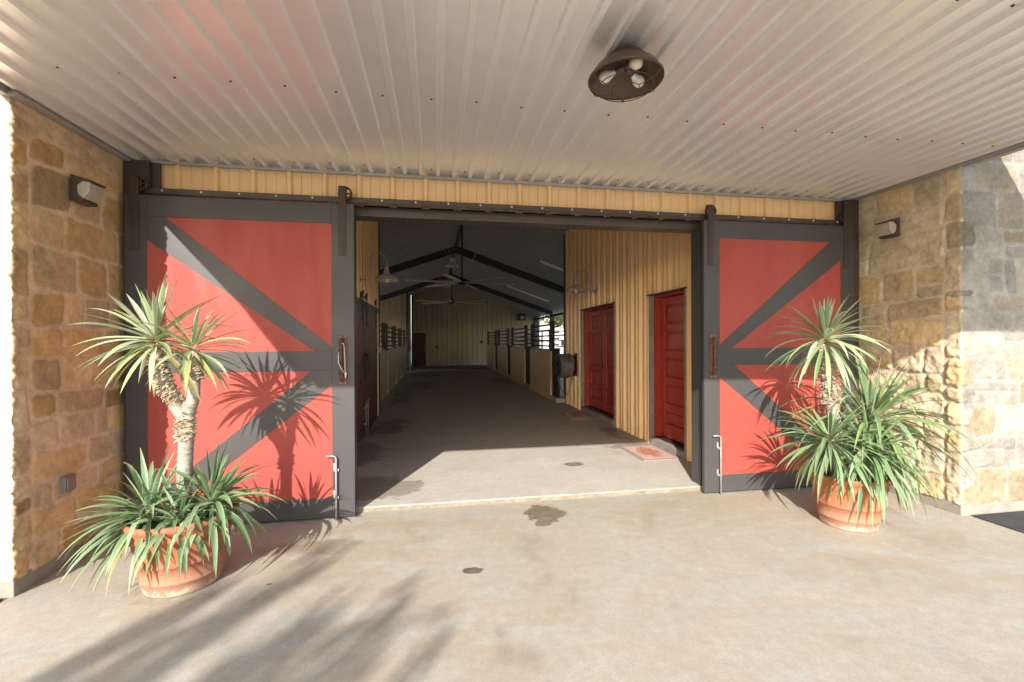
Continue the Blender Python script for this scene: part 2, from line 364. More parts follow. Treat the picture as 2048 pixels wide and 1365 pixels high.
# front wall (hidden behind the doors at the sides, its strip shows above the track)
fw = MB()
sheet(fw, (-2.62, 4.45, 0), (1,0,0), (0,-1,0), 7.32, lambda s: (0,0,2.86), lambda s: (0,0,3.55), PANEL, 0, 0.06)
sheet(fw, (-2.62, 4.45, 0), (1,0,0), (0,-1,0), 1.78, lambda s: (0,0,0.0), lambda s: (0,0,2.86), PANEL, 0, 0.06)
sheet(fw, (2.9, 4.45, 0), (1,0,0), (0,-1,0), 1.8, lambda s: (0,0,0.0), lambda s: (0,0,2.86), PANEL, 0, 0.06)
fw.box(-6.1, -2.62, 4.47, 4.55, 0, 2.5); fw.box(4.7, 7.6, 4.47, 4.55, 0, 2.45)
fw.add([(-6.1,4.52,2.45),(-2.6,4.52,2.45),(-2.6,4.52,2.95),(4.69,4.52,2.95),(4.69,4.52,2.45),(7.6,4.52,2.45),(7.6,4.52,3.2),(RX,4.52,5.7),(-6.1,4.52,3.1)], [(0,1,2,8),(2,3,6,7,8),(3,4,5,6)])
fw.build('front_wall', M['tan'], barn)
# interior walls of the front rooms
sw = MB()
holes = [(5.41, 6.45), (7.78, 9.70)]
def wall_right(y0, y1, z0=0.04, z1=None):
    sheet(sw, (3.24, y0, 0), (0,1,0), (-1,0,0), y1-y0, lambda s: (0,0,z0), lambda s: (0,0,(z1 or roof_z(3.24)-.02)), DEEP, 0, 0.305-((y0-4.6) % 0.305))
wall_right(4.6, holes[0][0]); wall_right(holes[0][1], holes[1][0]); wall_right(holes[1][1], 10.93)
for a, c in holes: wall_right(a, c, 2.27)
sw.box(3.52, 3.56, 4.6, 10.93, 0.04, 4.1); sw.box(3.26, 3.53, 4.55, 4.6, 0.04, 3.6)
sw.box(3.3, 6.3, 10.93, 11.0, 0.04, 3.1)
for zz in (1.15, 1.85, 2.75, 3.4):                 # screw rows
    for k in range(int(6.2/.305)):
        yy = 4.72+k*.305
        if any(a-.05 < yy < c+.05 for a, c in holes) and zz < 2.35: continue
        sw.lathe([(.008,0),(.008,.003),(.004,.006),(.0001,.007)], (3.24, yy, zz), 6, 1, axis=(-1,0,0))
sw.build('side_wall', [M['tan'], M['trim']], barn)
lw = MB()
sheet(lw, (-1.2, 4.6, 0), (0,1,0), (1,0,0), 5.4, lambda s: (0,0,.04), lambda s: (0,0,roof_z(-1.2)-.02), DEEP)
lw.box(-5.4, -1.22, 9.98, 10.04, .04, 2.9); lw.box(-2.6, -1.22, 9.98, 10.04, 2.9, 3.8); lw.box(-1.27, -1.22, 4.6, 9.98, .04, 4.0)
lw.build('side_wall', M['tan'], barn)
ew = MB()
sheet(ew, (-1.35, 28.0, 0), (1,0,0), (0,-1,0), 7.9, lambda s: (0,0,.1), lambda s: (0,0,roof_z(-1.35+s)), PANEL)
sheet(ew, (-5.4, 24.0, 0), (1,0,0), (0,-1,0), 4.02, lambda s: (0,0,.04), lambda s: (0,0,roof_z(-5.4+s)-.05), PANEL)
ew.box(-1.44, -1.38, 24.04, 28.0, .04, 4.35)
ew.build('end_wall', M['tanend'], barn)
MB().box(-5.46, -5.4, 4.5, 10.1, 0, 2.95).box(-5.46, -5.4, 10.1, 24.0, 0, 1.3).build('outer_wall', M['tan'], barn)  # unseen wall, kept low past the room so sky light brightens the aisle
MB().box(-1.34, 3.3, 24.4, 27.98, .041, .1).build('curb', M['plinth'], barn, bevel=.01)
MB().bar((-5.3,23.94,roof_z(-5.3)-.08), (-1.4,23.94,roof_z(-1.4)-.08), .03, .06).build('rake_trim', M['alum'], barn)
# roof underside: ribs run up the slope
rf = MB()
for sgn, xe in ((1, 6.6), (-1, -5.75)):
    L = abs(xe-RX); zz = -SL*L
    n = Vector((-SL*sgn, 0, -1)).normalized()
    sheet(rf, (RX, 4.6, RZ), (0,1,0), n, 23.6, lambda s: (0,0,0), lambda s, sg=sgn, L=L, z=zz: (sg*L, 0, z), ROOFRIB)
    rf.add([(RX,4.4,RZ+.16),(RX,28.4,RZ+.16),(xe+sgn*.3,28.4,RZ+.16+zz),(xe+sgn*.3,4.4,RZ+.16+zz)], [(0,1,2,3)])
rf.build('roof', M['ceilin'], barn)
MB().box(RX-.09, RX+.09, 4.7, 27.9, RZ-.075, RZ-.055).build('ridge_cap', M['black'], barn)
def rafter(y):
    mb = MB(); d = .26
    for sg, xe in ((1, 6.28), (-1, -5.3)):
        z1 = roof_z(xe); off = .06
        poly = [(RX, y-.07, RZ-off), (xe, y-.07, z1-off), (xe, y-.07, z1-off-d), (RX, y-.07, RZ-off-d)]
        mb.prism(poly if sg > 0 else poly[::-1], (0,.14,0))
        mb.box(xe-.12, xe+.12, y-.09, y+.09, .0, z1-off-d)
    return mb.build('rafter', M['black'], barn)
for y in (16.95, 23.88): rafter(y)
for y in (16.85, 23.78):                           # cable loops strapped over the rafters
    for x in (-.05, .55, 2.6, 4.3):
        z = roof_z(x)-.28
        MB().tube([(x+.1*math.cos(a), y-.05, z+.12*math.sin(a)) for a in [i*PI/6-.3 for i in range(9)]], .012, 6).build('cable_loop', M['black'], barn)
eb = MB(); eb.box(6.22,6.34,11,16.8,2.86,2.98); eb.box(6.22,6.34,17.1,23.75,2.86,2.98); eb.box(6.22,6.34,24.0,27.95,2.86,2.98)
eb.box(6.2,6.45,27.8,27.98,.04,3.1); eb.build('eave_beam', M['black'], barn)
# dark corner posts at the ends of the front rooms
MB().box(3.2, 3.32, 10.93, 11.05, .04, 4.22).build('corner_post', M['black'], barn)
MB().box(-1.24, -1.15, 10.04, 10.12, .04, 4.35).build('corner_post', M['black'], barn)
MB().box(-1.42, -1.29, 23.75, 23.95, .04, 4.1).build('corner_post', M['black'], barn)
MB().box(-1.36, -1.24, 27.86, 27.96, .1, 4.3).build('corner_post', M['black'], barn)
# opening trim
MB().box(-.84, 2.88, 4.45, 4.63, 2.772, 2.90).build('header', M['bronze'], barn, bevel=.004)
j = MB(); j.box(-.85, -.745, 4.45, 4.63, .04, 2.77); j.build('jamb', M['bronze'], barn, bevel=.004)
j = MB(); j.box(2.80, 2.9, 4.45, 4.63, .04, 2.77); j.build('jamb', M['frame'], barn, bevel=.004)
for x0, x1, x2 in ((-2.60, -2.40, -2.34), (4.68, 4.50, 4.44)):
    c = MB(); c.box(min(x0,x1), max(x0,x1), 4.36, 4.43, 0, 3.15); c.box(min(x1,x2)+.001, max(x1,x2)-.001, 4.395, 4.43, 2.9, 3.15)
    c.build('corner_trim', M['bronze'], barn, bevel=.003)
# door track: dark strip with pale bolts, rusty rail below it
MB().box(-2.46, 4.52, 4.355, 4.41, 2.862, 2.918).build('door_track', M['bronze'], barn, bevel=.004)
MB().tube([(-2.5,4.335,2.852),(4.53,4.335,2.852)], .012, 10).build('track_rail', M['rust'], barn)
bolt = MB().lathe([(0.0001,.008),(.007,.006),(.0095,0)], (0,0,0), 10, axis=(0,-1,0)).build('bolt', M['white'], barn, origin=(0,0,0))
for i in range(23):
    q = bolt if i == 0 else bolt.copy()
    if i: COL.objects.link(q)
    q.location = Vector((-2.30+i*.3045, 4.355, 2.897))-barn.location
# porch ceiling and the roof above it
Y0, ZC = 0.55, 3.165
pc = MB()
sheet(pc, (-2.60, 0, ZC+.03), (1,0,0), (0,0,-1), 7.26, lambda s: (0,Y0,0), lambda s: (0,4.43,0), SOFFIT, 0, .03)
rs = random.Random(5)
for yy in (4.30, 3.05, 1.75):                     # screw heads in rows across the pans
    for i in range(24):
        x = -2.45+i*.305+rs.uniform(-.012,.012)
        pc.lathe([(.008,0),(.008,.003),(.005,.004),(.004,.007),(.0001,.008)], (x, yy+rs.uniform(-.012,.012), ZC+.03), 8, 1, axis=(0,0,-1))
pc.build('porch_ceiling', [M['ceil'], M['iron']], barn)
pr = MB()
pr.add([(-2.62,4.44,ZC+.05),(4.71,4.44,ZC+.05),(4.71,Y0,ZC+.05),(-2.42,Y0,ZC+.05),(-2.62,3.3,ZC+.05),
        (-2.62,4.44,3.84),(4.71,4.44,3.84),(4.71,Y0,3.84),(-2.42,Y0,3.84),(-2.62,3.3,3.84)],
       [(0,1,2,3,4),(9,8,7,6,5),(0,5,6,1),(1,6,7,2),(2,7,8,3),(3,8,9,4),(4,9,5,0)])
pr.build('porch_roof', M['trim'], barn)
pt = MB()
pt.box(-2.60, 4.66, 4.395, 4.428, ZC-.022, ZC-.002); pt.box(-2.60, 4.66, 4.4285, 4.433, ZC-.015, ZC+.06)
pt.box(-2.598, -2.545, 3.3, 4.39, ZC-.03, ZC-.012); pt.box(-2.59,-2.575,3.32,4.39,ZC-.012,ZC+.02)
pt.box(4.645, 4.668, Y0, 4.39, ZC-.014, ZC+.02)
pt.box(4.672, 4.735, Y0, 3.34, ZC-.028, ZC+.045); pt.box(-2.49, 4.66, Y0-.03, Y0-.002, ZC-.005, ZC+.12)
pt.bar((-2.63,3.33,ZC+.0), (-2.43,Y0,ZC+.0), .05, .06)
pt.build('edge_trim', M['trim'], barn)

# ------------------------------------------------------------------ stone walls
def lattice(seed): return np.random.RandomState(seed).rand(257, 257)
def vnoise(x, y, L):
    xi = np.floor(x).astype(int); yi = np.floor(y).astype(int); fx = x-xi; fy = y-yi
    fx = fx*fx*(3-2*fx); fy = fy*fy*(3-2*fy); xi %= 256; yi %= 256
    return (L[xi,yi]*(1-fx)*(1-fy)+L[xi+1,yi]*fx*(1-fy)+L[xi,yi+1]*(1-fx)*fy+L[xi+1,yi+1]*fx*fy)
def fbm(x, y, L, o=4):
    s = 0; a = .5
    for i in range(o): s = s+a*(vnoise(x*2**i+i*17.3, y*2**i+i*9.1, L)-.5); a *= .5
    return s
def stone_wall(name, label, A, B, C, nA, nB, H, seed, pal, mortar, mortarB, palB, rough_low, amp, nz):
    rng = np.random.RandomState(seed); R = random.Random(seed)
    A, B, C = np.array(A), np.array(B), np.array(C); nA, nB = np.array(nA), np.array(nB)
    l1 = np.linalg.norm(B-A); l2 = np.linalg.norm(C-B)
    us = np.concatenate([np.arange(0, l1+.9, .0105), np.arange(l1+.91, l1+l2, .03)]); z0 = .10
    vs = np.arange(z0, H, .0105)
    U, V = np.meshgrid(us, vs, indexing='ij'); L1, L2, L3 = lattice(seed), lattice(seed+1), lattice(seed+2)
    Uw = U+.045*fbm(U*5, V*5, L1)+.02*fbm(U*22, V*22, L2, 2)
    Vw = V+.10*fbm(U*1.3+5, V*1.5, L3, 2)+.04*fbm(U*6, V*6, L2)+.018*fbm(U*24, V*24, L1, 2)
    best = np.full(U.shape, -1.0); colr = np.zeros(U.shape+(3,)); colr[:] = mortar; colr[U > l1+.02] = mortarB; hh = np.zeros(U.shape); tilt = np.zeros(U.shape)
    stones = []
    def rows(u0, u1, first, tall):
        v = z0-.05
        while v < H+.1:
            ch = R.choice([.17,.21,.24,.27,.30,.34]) * tall
            u = u0-R.uniform(0,.3)*(0 if first else 1)
            while u < u1:
                wd = R.uniform(.24,.66) if R.random() < .86 else R.uniform(.11,.18)
                e = min(u+wd, u1) if u1-u-wd > .1 else u1
                k = R.random()
                if k < .13 and ch > .2 and e-u > .15:
                    c = R.uniform(.4,.6); stones.append((u, e, v, v+ch*c)); stones.append((u, e, v+ch*c, v+ch))
                elif k < .19 and e-u > .3:
                    c = R.uniform(.35,.65); mid = u+(e-u)*c
                    stones.append((u, mid, v, v+ch*.55)); stones.append((mid, e, v, v+ch)); stones.append((u, mid, v+ch*.55, v+ch))
                else: stones.append((u, e, v, v+ch))
                if e >= u1: break
                u = e
            v += ch
    rows(-.1, l1-.13, False, 1.0); rows(l1-.13, l1+.17, True, .95); rows(l1+.17, l1+l2+.1, False, 1.05)
    for (a, e, c, d) in stones:
        g = R.uniform(.006,.015); a += g; e -= g; c += g*R.uniform(.6,1.3); d -= g*R.uniform(.6,1.3)
        if e-a < .03 or d-c < .03: continue
        cu, cv, hu, hv = (a+e)/2, (c+d)/2, (e-a)/2, (d-c)/2; r = min(.045, hu*.6, hv*.6)*R.uniform(.45,1)
        i0, i1 = np.searchsorted(us, [a-.08, e+.08]); j0, j1 = np.searchsorted(vs, [c-.14, d+.14])
        if i1 <= i0 or j1 <= j0: continue
        sl = (slice(i0, i1), slice(j0, j1)); sk = R.uniform(-.10,.10); sk2 = R.uniform(-.12,.12)
        du = Uw[sl]-cu; dv = Vw[sl]-cv
        qx = np.abs(du+sk2*dv)-hu+r; qy = np.abs(dv+sk*du)-hv+r
        sd = r-np.hypot(np.maximum(qx,0), np.maximum(qy,0))-np.minimum(np.maximum(qx,qy),0)   # >0 inside
        ins = sd > best[sl]
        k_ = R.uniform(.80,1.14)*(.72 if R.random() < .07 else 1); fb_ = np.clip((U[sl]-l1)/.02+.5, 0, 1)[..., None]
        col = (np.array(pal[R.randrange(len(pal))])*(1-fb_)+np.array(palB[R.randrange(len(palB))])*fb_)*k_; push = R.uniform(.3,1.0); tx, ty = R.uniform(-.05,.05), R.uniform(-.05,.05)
        mk = ins & (sd > 0); s01 = np.clip(sd/.009, 0, 1)[..., None]
        colr[sl] = np.where(mk[..., None], colr[sl]*(1-s01)+col*s01, colr[sl])
        prof = np.clip(sd/.016, 0, 1); prof = prof*prof*(3-2*prof)
        hh[sl] = np.where(mk, prof*(.35+.65*push)+prof*(tx*du+ty*dv)*4, hh[sl])
        best[sl] = np.maximum(best[sl], sd)
    stone = np.clip(best/.02, 0, 1)
    rough = np.where(V < rough_low, 1.0, .55); rough = np.clip(1.0-(V-rough_low)*1.6, .42, 1.0); rough = np.where(U > l1+.05, rough*.45, rough)
    D = hh*amp*rough + stone*rough*(nz*fbm(U*7, V*9, L3)+nz*.6*fbm(U*24, V*24, L2, 3)) + .006*fbm(U*9, V*9, L1) + (1.0 if nA[0] > 0 else .3)*np.exp(-((U-l1)/.05)**2)*(.055*fbm(U*6, V*13, L2)+.05*fbm(U*20, V*34, L3, 3))
    var = 1+.5*fbm(U*4, V*5, L1)+.45*fbm(U*17, V*17, L2, 3)+.35*fbm(U*40, V*40, L3, 2)
    colr = np.clip(colr*var[..., None], .02, .85)
    # corner: turn the normal over 3 cm
    s = np.clip((U-l1)/.03+.5, 0, 1); nx = nA[0]*(1-s)+nB[0]*s; ny = nA[1]*(1-s)+nB[1]*s; q = np.hypot(nx, ny); nx /= q; ny /= q
    t1 = np.clip(U/l1, 0, 1); t2 = np.clip((U-l1)/l2, 0, 1)
    X = A[0]+(B[0]-A[0])*t1+(C[0]-B[0])*t2+nx*D; Y = A[1]+(B[1]-A[1])*t1+(C[1]-B[1])*t2+ny*D
    nu, nv = U.shape; idx = np.arange(nu*nv).reshape(nu, nv)
    f = np.stack([idx[:-1,:-1], idx[1:,:-1], idx[1:,1:], idx[:-1,1:]], -1).reshape(-1, 4)
    if nA[0] < 0: f = f[:, ::-1]
    me = bpy.data.meshes.new('masonry'); verts = np.stack([X, Y, V], -1).reshape(-1, 3); verts -= np.array([B[0], B[1], 0])
    me.from_pydata(verts.tolist(), [], f.tolist()); me.materials.append(M['stone'])
    a = me.attributes.new('tint', 'FLOAT_COLOR', 'POINT'); a.data.foreach_set('color', np.concatenate([colr, np.ones(U.shape+(1,))], -1).astype(np.float32).ravel())
    me.polygons.foreach_set('use_smooth', [True]*len(me.polygons))
    wl = thing(name, label, 'wall', (B[0], B[1], 0), world=True)
    ob = bpy.data.objects.new('masonry', me); COL.objects.link(ob); ob.parent = wl
    sgn = nA[0]
    pb = MB(); x0 = B[0]+sgn*.004; x1 = C[0]
    pb.box(min(x0,x1), max(x0,x1), B[1]-.004, 4.44, -.05, .118); pb.build('footing', M['plinth'], wl, bevel=.008)
    cb = MB(); cb.box(min(B[0]-sgn*.02, x1), max(B[0]-sgn*.02, x1), B[1]+.02, 4.44, .12, H); cb.build('core', M['plinth'], wl)
    return wl
PALW = [(.62,.425,.23),(.58,.38,.185),(.64,.455,.255),(.60,.43,.26),(.50,.305,.14),(.66,.43,.195),(.60,.445,.275),(.62,.41,.21)]
PALW2 = [(.62,.54,.42),(.58,.51,.40),(.66,.57,.44),(.60,.50,.36)]  # front face: the sun's whitening is put into these stone colours
stone_wall('stone_wall', 'brown and tan rubble stone wall beside the taller two-headed yucca', (-2.61,4.45), (-2.61,3.34), (-5.6,3.34), (1,0), (0,-1), 3.9, 21, PALW, (.70,.52,.35), (.56,.49,.39), PALW2, 0.0, .015, .026)
PALE = [(.64,.52,.345),(.67,.55,.375),(.61,.475,.285),(.63,.525,.37),(.57,.44,.275),(.68,.565,.41),(.64,.48,.27)]
PALE2 = [(.285,.26,.218),(.27,.247,.21),(.30,.255,.19),(.262,.24,.205),(.30,.24,.16),(.275,.255,.22)]  # front face: stone colours, like the mortar's, darkened against full sun, greyed for shade
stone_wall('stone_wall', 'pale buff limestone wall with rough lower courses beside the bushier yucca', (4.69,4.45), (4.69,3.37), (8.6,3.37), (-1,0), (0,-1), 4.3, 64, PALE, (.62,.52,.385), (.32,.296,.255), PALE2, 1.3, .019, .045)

# ------------------------------------------------------------------ the two big sliding doors
YD = 4.29                                        # face of the door frames
def hanger(root, x0, x1, dz=0):
    hb = MB(); hb.box(x0, x1, YD-.010, YD-.001, 2.37+dz, 2.985+dz); hb.box(x0, x1, YD-.010, YD+.045, 2.985+dz, 2.993+dz)
    for k in range(4): hb.ball(((x0+x1)/2, YD-.011, 2.45+dz+k*.115), .008, 8, 0, (1,.6,1))
    h = hb.build('hanger_strap', M['iron'], root, bevel=.002)
    wb = MB(); c = ((x0+x1)/2+.022, YD+.03, 2.937+dz)
    wb.lathe([(.058,-.012),(.062,-.010),(.055,-.004),(.055,.004),(.062,.010),(.058,.012),(.046,.012),(.046,-.012),(.058,-.012)], c, 28, axis=(0,-1,0))
    for k in range(5):
        a = 2*PI*k/5; wb.bar(c, (c[0]+.05*math.cos(a), c[1], c[2]+.05*math.sin(a)), .012, .012, (0,1,0))
    wb.lathe([(.0001,.016),(.014,.016),(.014,-.016),(.0001,-.016)], c, 14, axis=(0,-1,0))
    w_ = wb.build('wheel', M['rust'], h); w_.location = (0,0,0)
    w_.data.transform(Matrix.Translation(-Vector(root.location)))
    return h
def pull_handle(root, xa, xb):
    pb = MB(); pb.box(xa, xb, YD-.006, YD-.001, 1.205, 1.655)
    h = pb.build('handle_plate', M['rustred'], root, bevel=.002)
    gb = MB(); xc = (xa+xb)/2-.008; n = 46; rings = []
    P = []
    for i in range(n+1):
        z = 1.235+i*(.39/n); P.append(z)
    vs = []; k = 12                                # twisted square bar
    for i, z in enumerate(P):
        tw = i*.33 if 8 < i < 38 else (8*.33 if i <= 8 else 38*.33)
        dep = .034 if 3 < i < n-3 else .034*min(i, n-i)/3*.9
        for jj in range(k):
            a = 2*PI*jj/k; r = .0125*(1+.28*math.cos(4*a))
            vs.append((xc+r*math.cos(a+tw), YD-.008-dep+r*math.sin(a+tw), z))
    fs = [(i*k+jj, i*k+(jj+1) % k, (i+1)*k+(jj+1) % k, (i+1)*k+jj) for i in range(n) for jj in range(k)]
    gb.add(vs, fs, 0, True); gg = gb.build('grip', M['rust'], h); gg.data.transform(Matrix.Translation(-Vector(root.location)))
    sb = MB()
    for x in (xa+.014, xb-.014):
        for z in (1.222, 1.638): sb.ball((x, YD-.007, z), .006, 8, 0, (1,.6,1))
    ss = sb.build('screws', M['galv'], h); ss.data.transform(Matrix.Translation(-Vector(root.location)))
def cane_bolt(root, x, bend, top):
    cb = MB(); y = YD-.03
    cb.tube([(x+bend*.085,y,top),(x+bend*.03,y,top),(x+bend*.012,y,top-.006),(x,y,top-.02),(x,y,top-.2),(x,y,.004)], .0085, 10)
    cb2 = MB()
    for z in (top-.13, .20): cb2.box(x-.022, x+.022, YD-.022, YD-.001, z-.012, z+.012); cb2.box(x-.03, x-.012, YD-.012, YD-.001, z, z+.06)
    c = cb.build('cane_bolt', M['galv'], root)
    k = cb2.build('keeper', M['galv'], c, bevel=.003); k.data.transform(Matrix.Translation(-Vector(root.location)))
def big_door(label, x0, x1, sx0, sx1, flip):
    root = thing('sliding_door', label, 'barn door', ((x0+x1)/2, YD+.03, .015), group='barn doors hung on the outside track', world=True)
    zb, zt = .018, 2.835; rt, rb, m0, m1 = 2.655, .195, 1.335, 1.51
    MB().box(x0+.02, x1-.02, YD+.006, YD+.04, zb+.02, zt-.02).build('panel', M['red'], root)
    fb = MB()
    fb.box(x0, sx0, YD, YD+.046, zb, zt); fb.box(sx1, x1, YD, YD+.046, zb, zt)
    fb.box(sx0+.0006, sx1-.0006, YD+.0007, YD+.045, rt, zt-.001); fb.box(sx0+.0006, sx1-.0006, YD+.0007, YD+.045, zb+.001, rb); fb.box(sx0+.0006, sx1-.0006, YD+.0007, YD+.045, m0, m1)
    fb.build('door_frame', M['frame'], root, bevel=.0025)
    def X(u): return sx0+.001+(sx1-sx0-.002)*(u if not flip else 1-u)
    def brace(P):
        poly = [(X(u), YD+.0018, z) for u, z in P]
        if flip: poly = poly[::-1]
        MB().prism(poly, (0,.004,0)).build('brace', M['frame'], root)
    e = .001
    brace([(0,rt-e),(0,2.46),(.905,m1+e),(1,m1+e),(1,m1+.035),(.095,rt-e)])
    brace([(1,m0-e),(1,m0-.125),(.13,rb+e),(0,rb+e),(0,rb+.05),(.885,m0-e)])
    return root
dl = big_door('red sliding barn door with a white cord on its pull handle', -2.548, -.713, -2.385, -.906, False)
hanger(dl, -2.505, -2.438); hanger(dl, -.845, -.783); pull_handle(dl, -.848, -.775); cane_bolt(dl, -.868, -1, .575)
dr = big_door('red sliding barn door partly hidden by the bushy yucca, no cord on its handle', 2.742, 4.535, 2.92, 4.375, True)
hanger(dr, 2.785, 2.848); hanger(dr, 4.405, 4.47); pull_handle(dr, 2.805, 2.878); cane_bolt(dr, 2.905, -1, .61)
# cord on the left handle
cb = MB(); y = YD-.06
cb.tube([(-.806,y,1.575),(-.797,y-.006,1.582),(-.792,y+.006,1.56),(-.789,y+.02,1.45),(-.789,y+.03,1.36),(-.785,y+.03,1.305)], .0034, 8)
cb.tube([(-.836,y+.01,1.50),(-.839,y-.004,1.46),(-.836,y-.01,1.41),(-.82,y+.004,1.36),(-.80,y+.02,1.325),(-.785,y+.03,1.305)], .0034, 8)
cb.ball((-.784,y+.03,1.30), .011, 8); cb.tube([(-.784,y+.03,1.295),(-.786,y+.03,1.27)], .005, 6); cb.ball((-.779,y+.028,1.312), .008, 8)
o = cb.build('cord', M['rope']); tag(o, 'white cord knotted around the rusty pull handle of the red barn door', 'cord')

# ------------------------------------------------------------------ fittings on the stone walls
def wall_light(label, x, y, z, nrm):
    root = thing('wall_light', label, 'wall light', (x, y, z), group='wedge lights on the stone walls')
    s = nrm; wd = .078
    def at(p, yy): return (s*p[0]*.86, yy, p[1]*.9)
    hb = MB(); prof = [(0,0),(0,.215),(.15,.175),(.15,.158),(.088,.172),(.042,.135),(.045,.055),(.088,.022),(.085,0)]
    hb.prism([at(p, -wd) for p in prof][::int(-s)], (0, 2*wd, 0)); hb.build('housing', M['bronze'], root, bevel=.003)
    lb = MB(); lb.prism([at(p, -wd+.006) for p in [(.040,.132),(.087,.169),(.140,.158),(.132,.08),(.088,.024),(.044,.058)]][::int(-s)], (0, 2*wd-.012, 0))
    lb.build('lens', M['lens'], root, bevel=.006)
    return root
wall_light('dark wedge wall light on the brown stone wall', -2.585, 3.85, 2.62, 1)
wall_light('dark wedge wall light on the pale limestone wall', 4.665, 3.97, 2.645, -1)
ob = MB(); ob.box(-2.62,-2.575,3.70,3.80,.53,.645); ob.box(-2.575,-2.567,3.71,3.79,.54,.635)
o = ob.build('outlet_box', M['sill'], origin=(-2.6,3.75,.53), bevel=.006); tag(o, 'small grey outlet box low on the brown stone wall', 'outlet box')

# caged ceiling light
cl = thing('ceiling_light', 'round brown caged light with three bulbs on the porch ceiling', 'ceiling light', (1.04, 2.36, ZC-.0), world=True)
cx, cy = 1.04, 2.36; zt = ZC+.066
sb = MB(); sb.lathe([(.0001,-.066),(.085,-.066),(.095,-.075),(.095,-.10),(.125,-.112),(.168,-.145),(.190,-.18),(.199,-.19),(.203,-.195),(.203,-.203),(.196,-.203),(.184,-.185),(.160,-.152),(.118,-.122),(.0001,-.118)], (cx,cy,zt), 56)
sb.build('shade', M['brown'], cl)
gb = MB()
def ring(r, z, ox=0, oy=0, n=36): return [(cx+ox+r*math.cos(2*PI*i/n), cy+oy+r*math.sin(2*PI*i/n), z) for i in range(n)]
gb.tube(ring(.2, zt-.206), .0032, 6, closed=True); gb.tube(ring(.15, zt-.244), .0026, 6, closed=True); gb.tube(ring(.075, zt-.256), .0024, 6, closed=True)
for k in range(6):
    a = PI*k/3+.2; P = []
    for rr_, zz in ((.2,-.206),(.188,-.228),(.15,-.244),(.11,-.252),(.075,-.256)): P.append((cx+rr_*math.cos(a), cy+rr_*math.sin(a), zt+zz))
    gb.tube(P, .0024, 6)
gb.build('guard', M['rust'], cl)
for k, a in enumerate((-1.45, 2.75, .45)):
    d = Vector((math.cos(a), math.sin(a), -.38)).normalized(); c0 = Vector((cx, cy, zt-.132))+d*.015
    s_ = MB(); s_.lathe([(.018,0),(.018,.045),(.0001,.045)], c0, 16, axis=d)
    so = s_.build('socket', M['brown'], cl)
    b_ = MB(); b_.lathe([(.014,.045),(.016,.06),(.024,.075)], c0, 18, 1, axis=d)
    b_.lathe([(.024,.075),(.030,.088),(.0325,.102),(.030,.117),(.022,.129),(.010,.135),(.0001,.136)], c0, 18, 0, axis=d)
    bo = b_.build('bulb', [M['bulb'], M['bulbneck']], so); bo.data.transform(Matrix.Translation(-Vector(cl.location)))

# ------------------------------------------------------------------ pots and yuccas
def pot(label, x, y, s=1.0):
    root = thing('flower_pot', label, 'flower pot', (x, y, 0), group='terracotta pots by the barn doors')
    P = [(.0001,.0),(.205,.0),(.215,.008),(.222,.03),(.232,.075),(.240,.080),(.240,.090),(.235,.095),(.252,.18),(.260,.184),(.261,.196),(.257,.202),(.276,.305),(.281,.318),
         (.287,.328),(.292,.333),(.292,.352),(.287,.360),(.297,.378),(.309,.395),(.318,.405),(.322,.418),(.318,.432),(.306,.438),(.293,.432),(.286,.415),(.284,.39),(.272,.36)]
    mb = MB(); mb.lathe([(r*s, z*s*1.08) for r, z in P], (0,0,.002), 64); mb.build('pot_body', M['terra'], root)
    sb = MB(); sb.lathe([(.0001,.41*s),(.15*s,.405*s),(.275*s,.395*s)], (0,0,0), 28); sb.build('soil', M['soil'], root)
    return root
pot('larger terracotta pot under the two-headed yucca', -1.655, 3.36, 1.0)
pot('terracotta pot half covered by drooping leaves of the bushy yucca', 3.53, 3.40, .95)

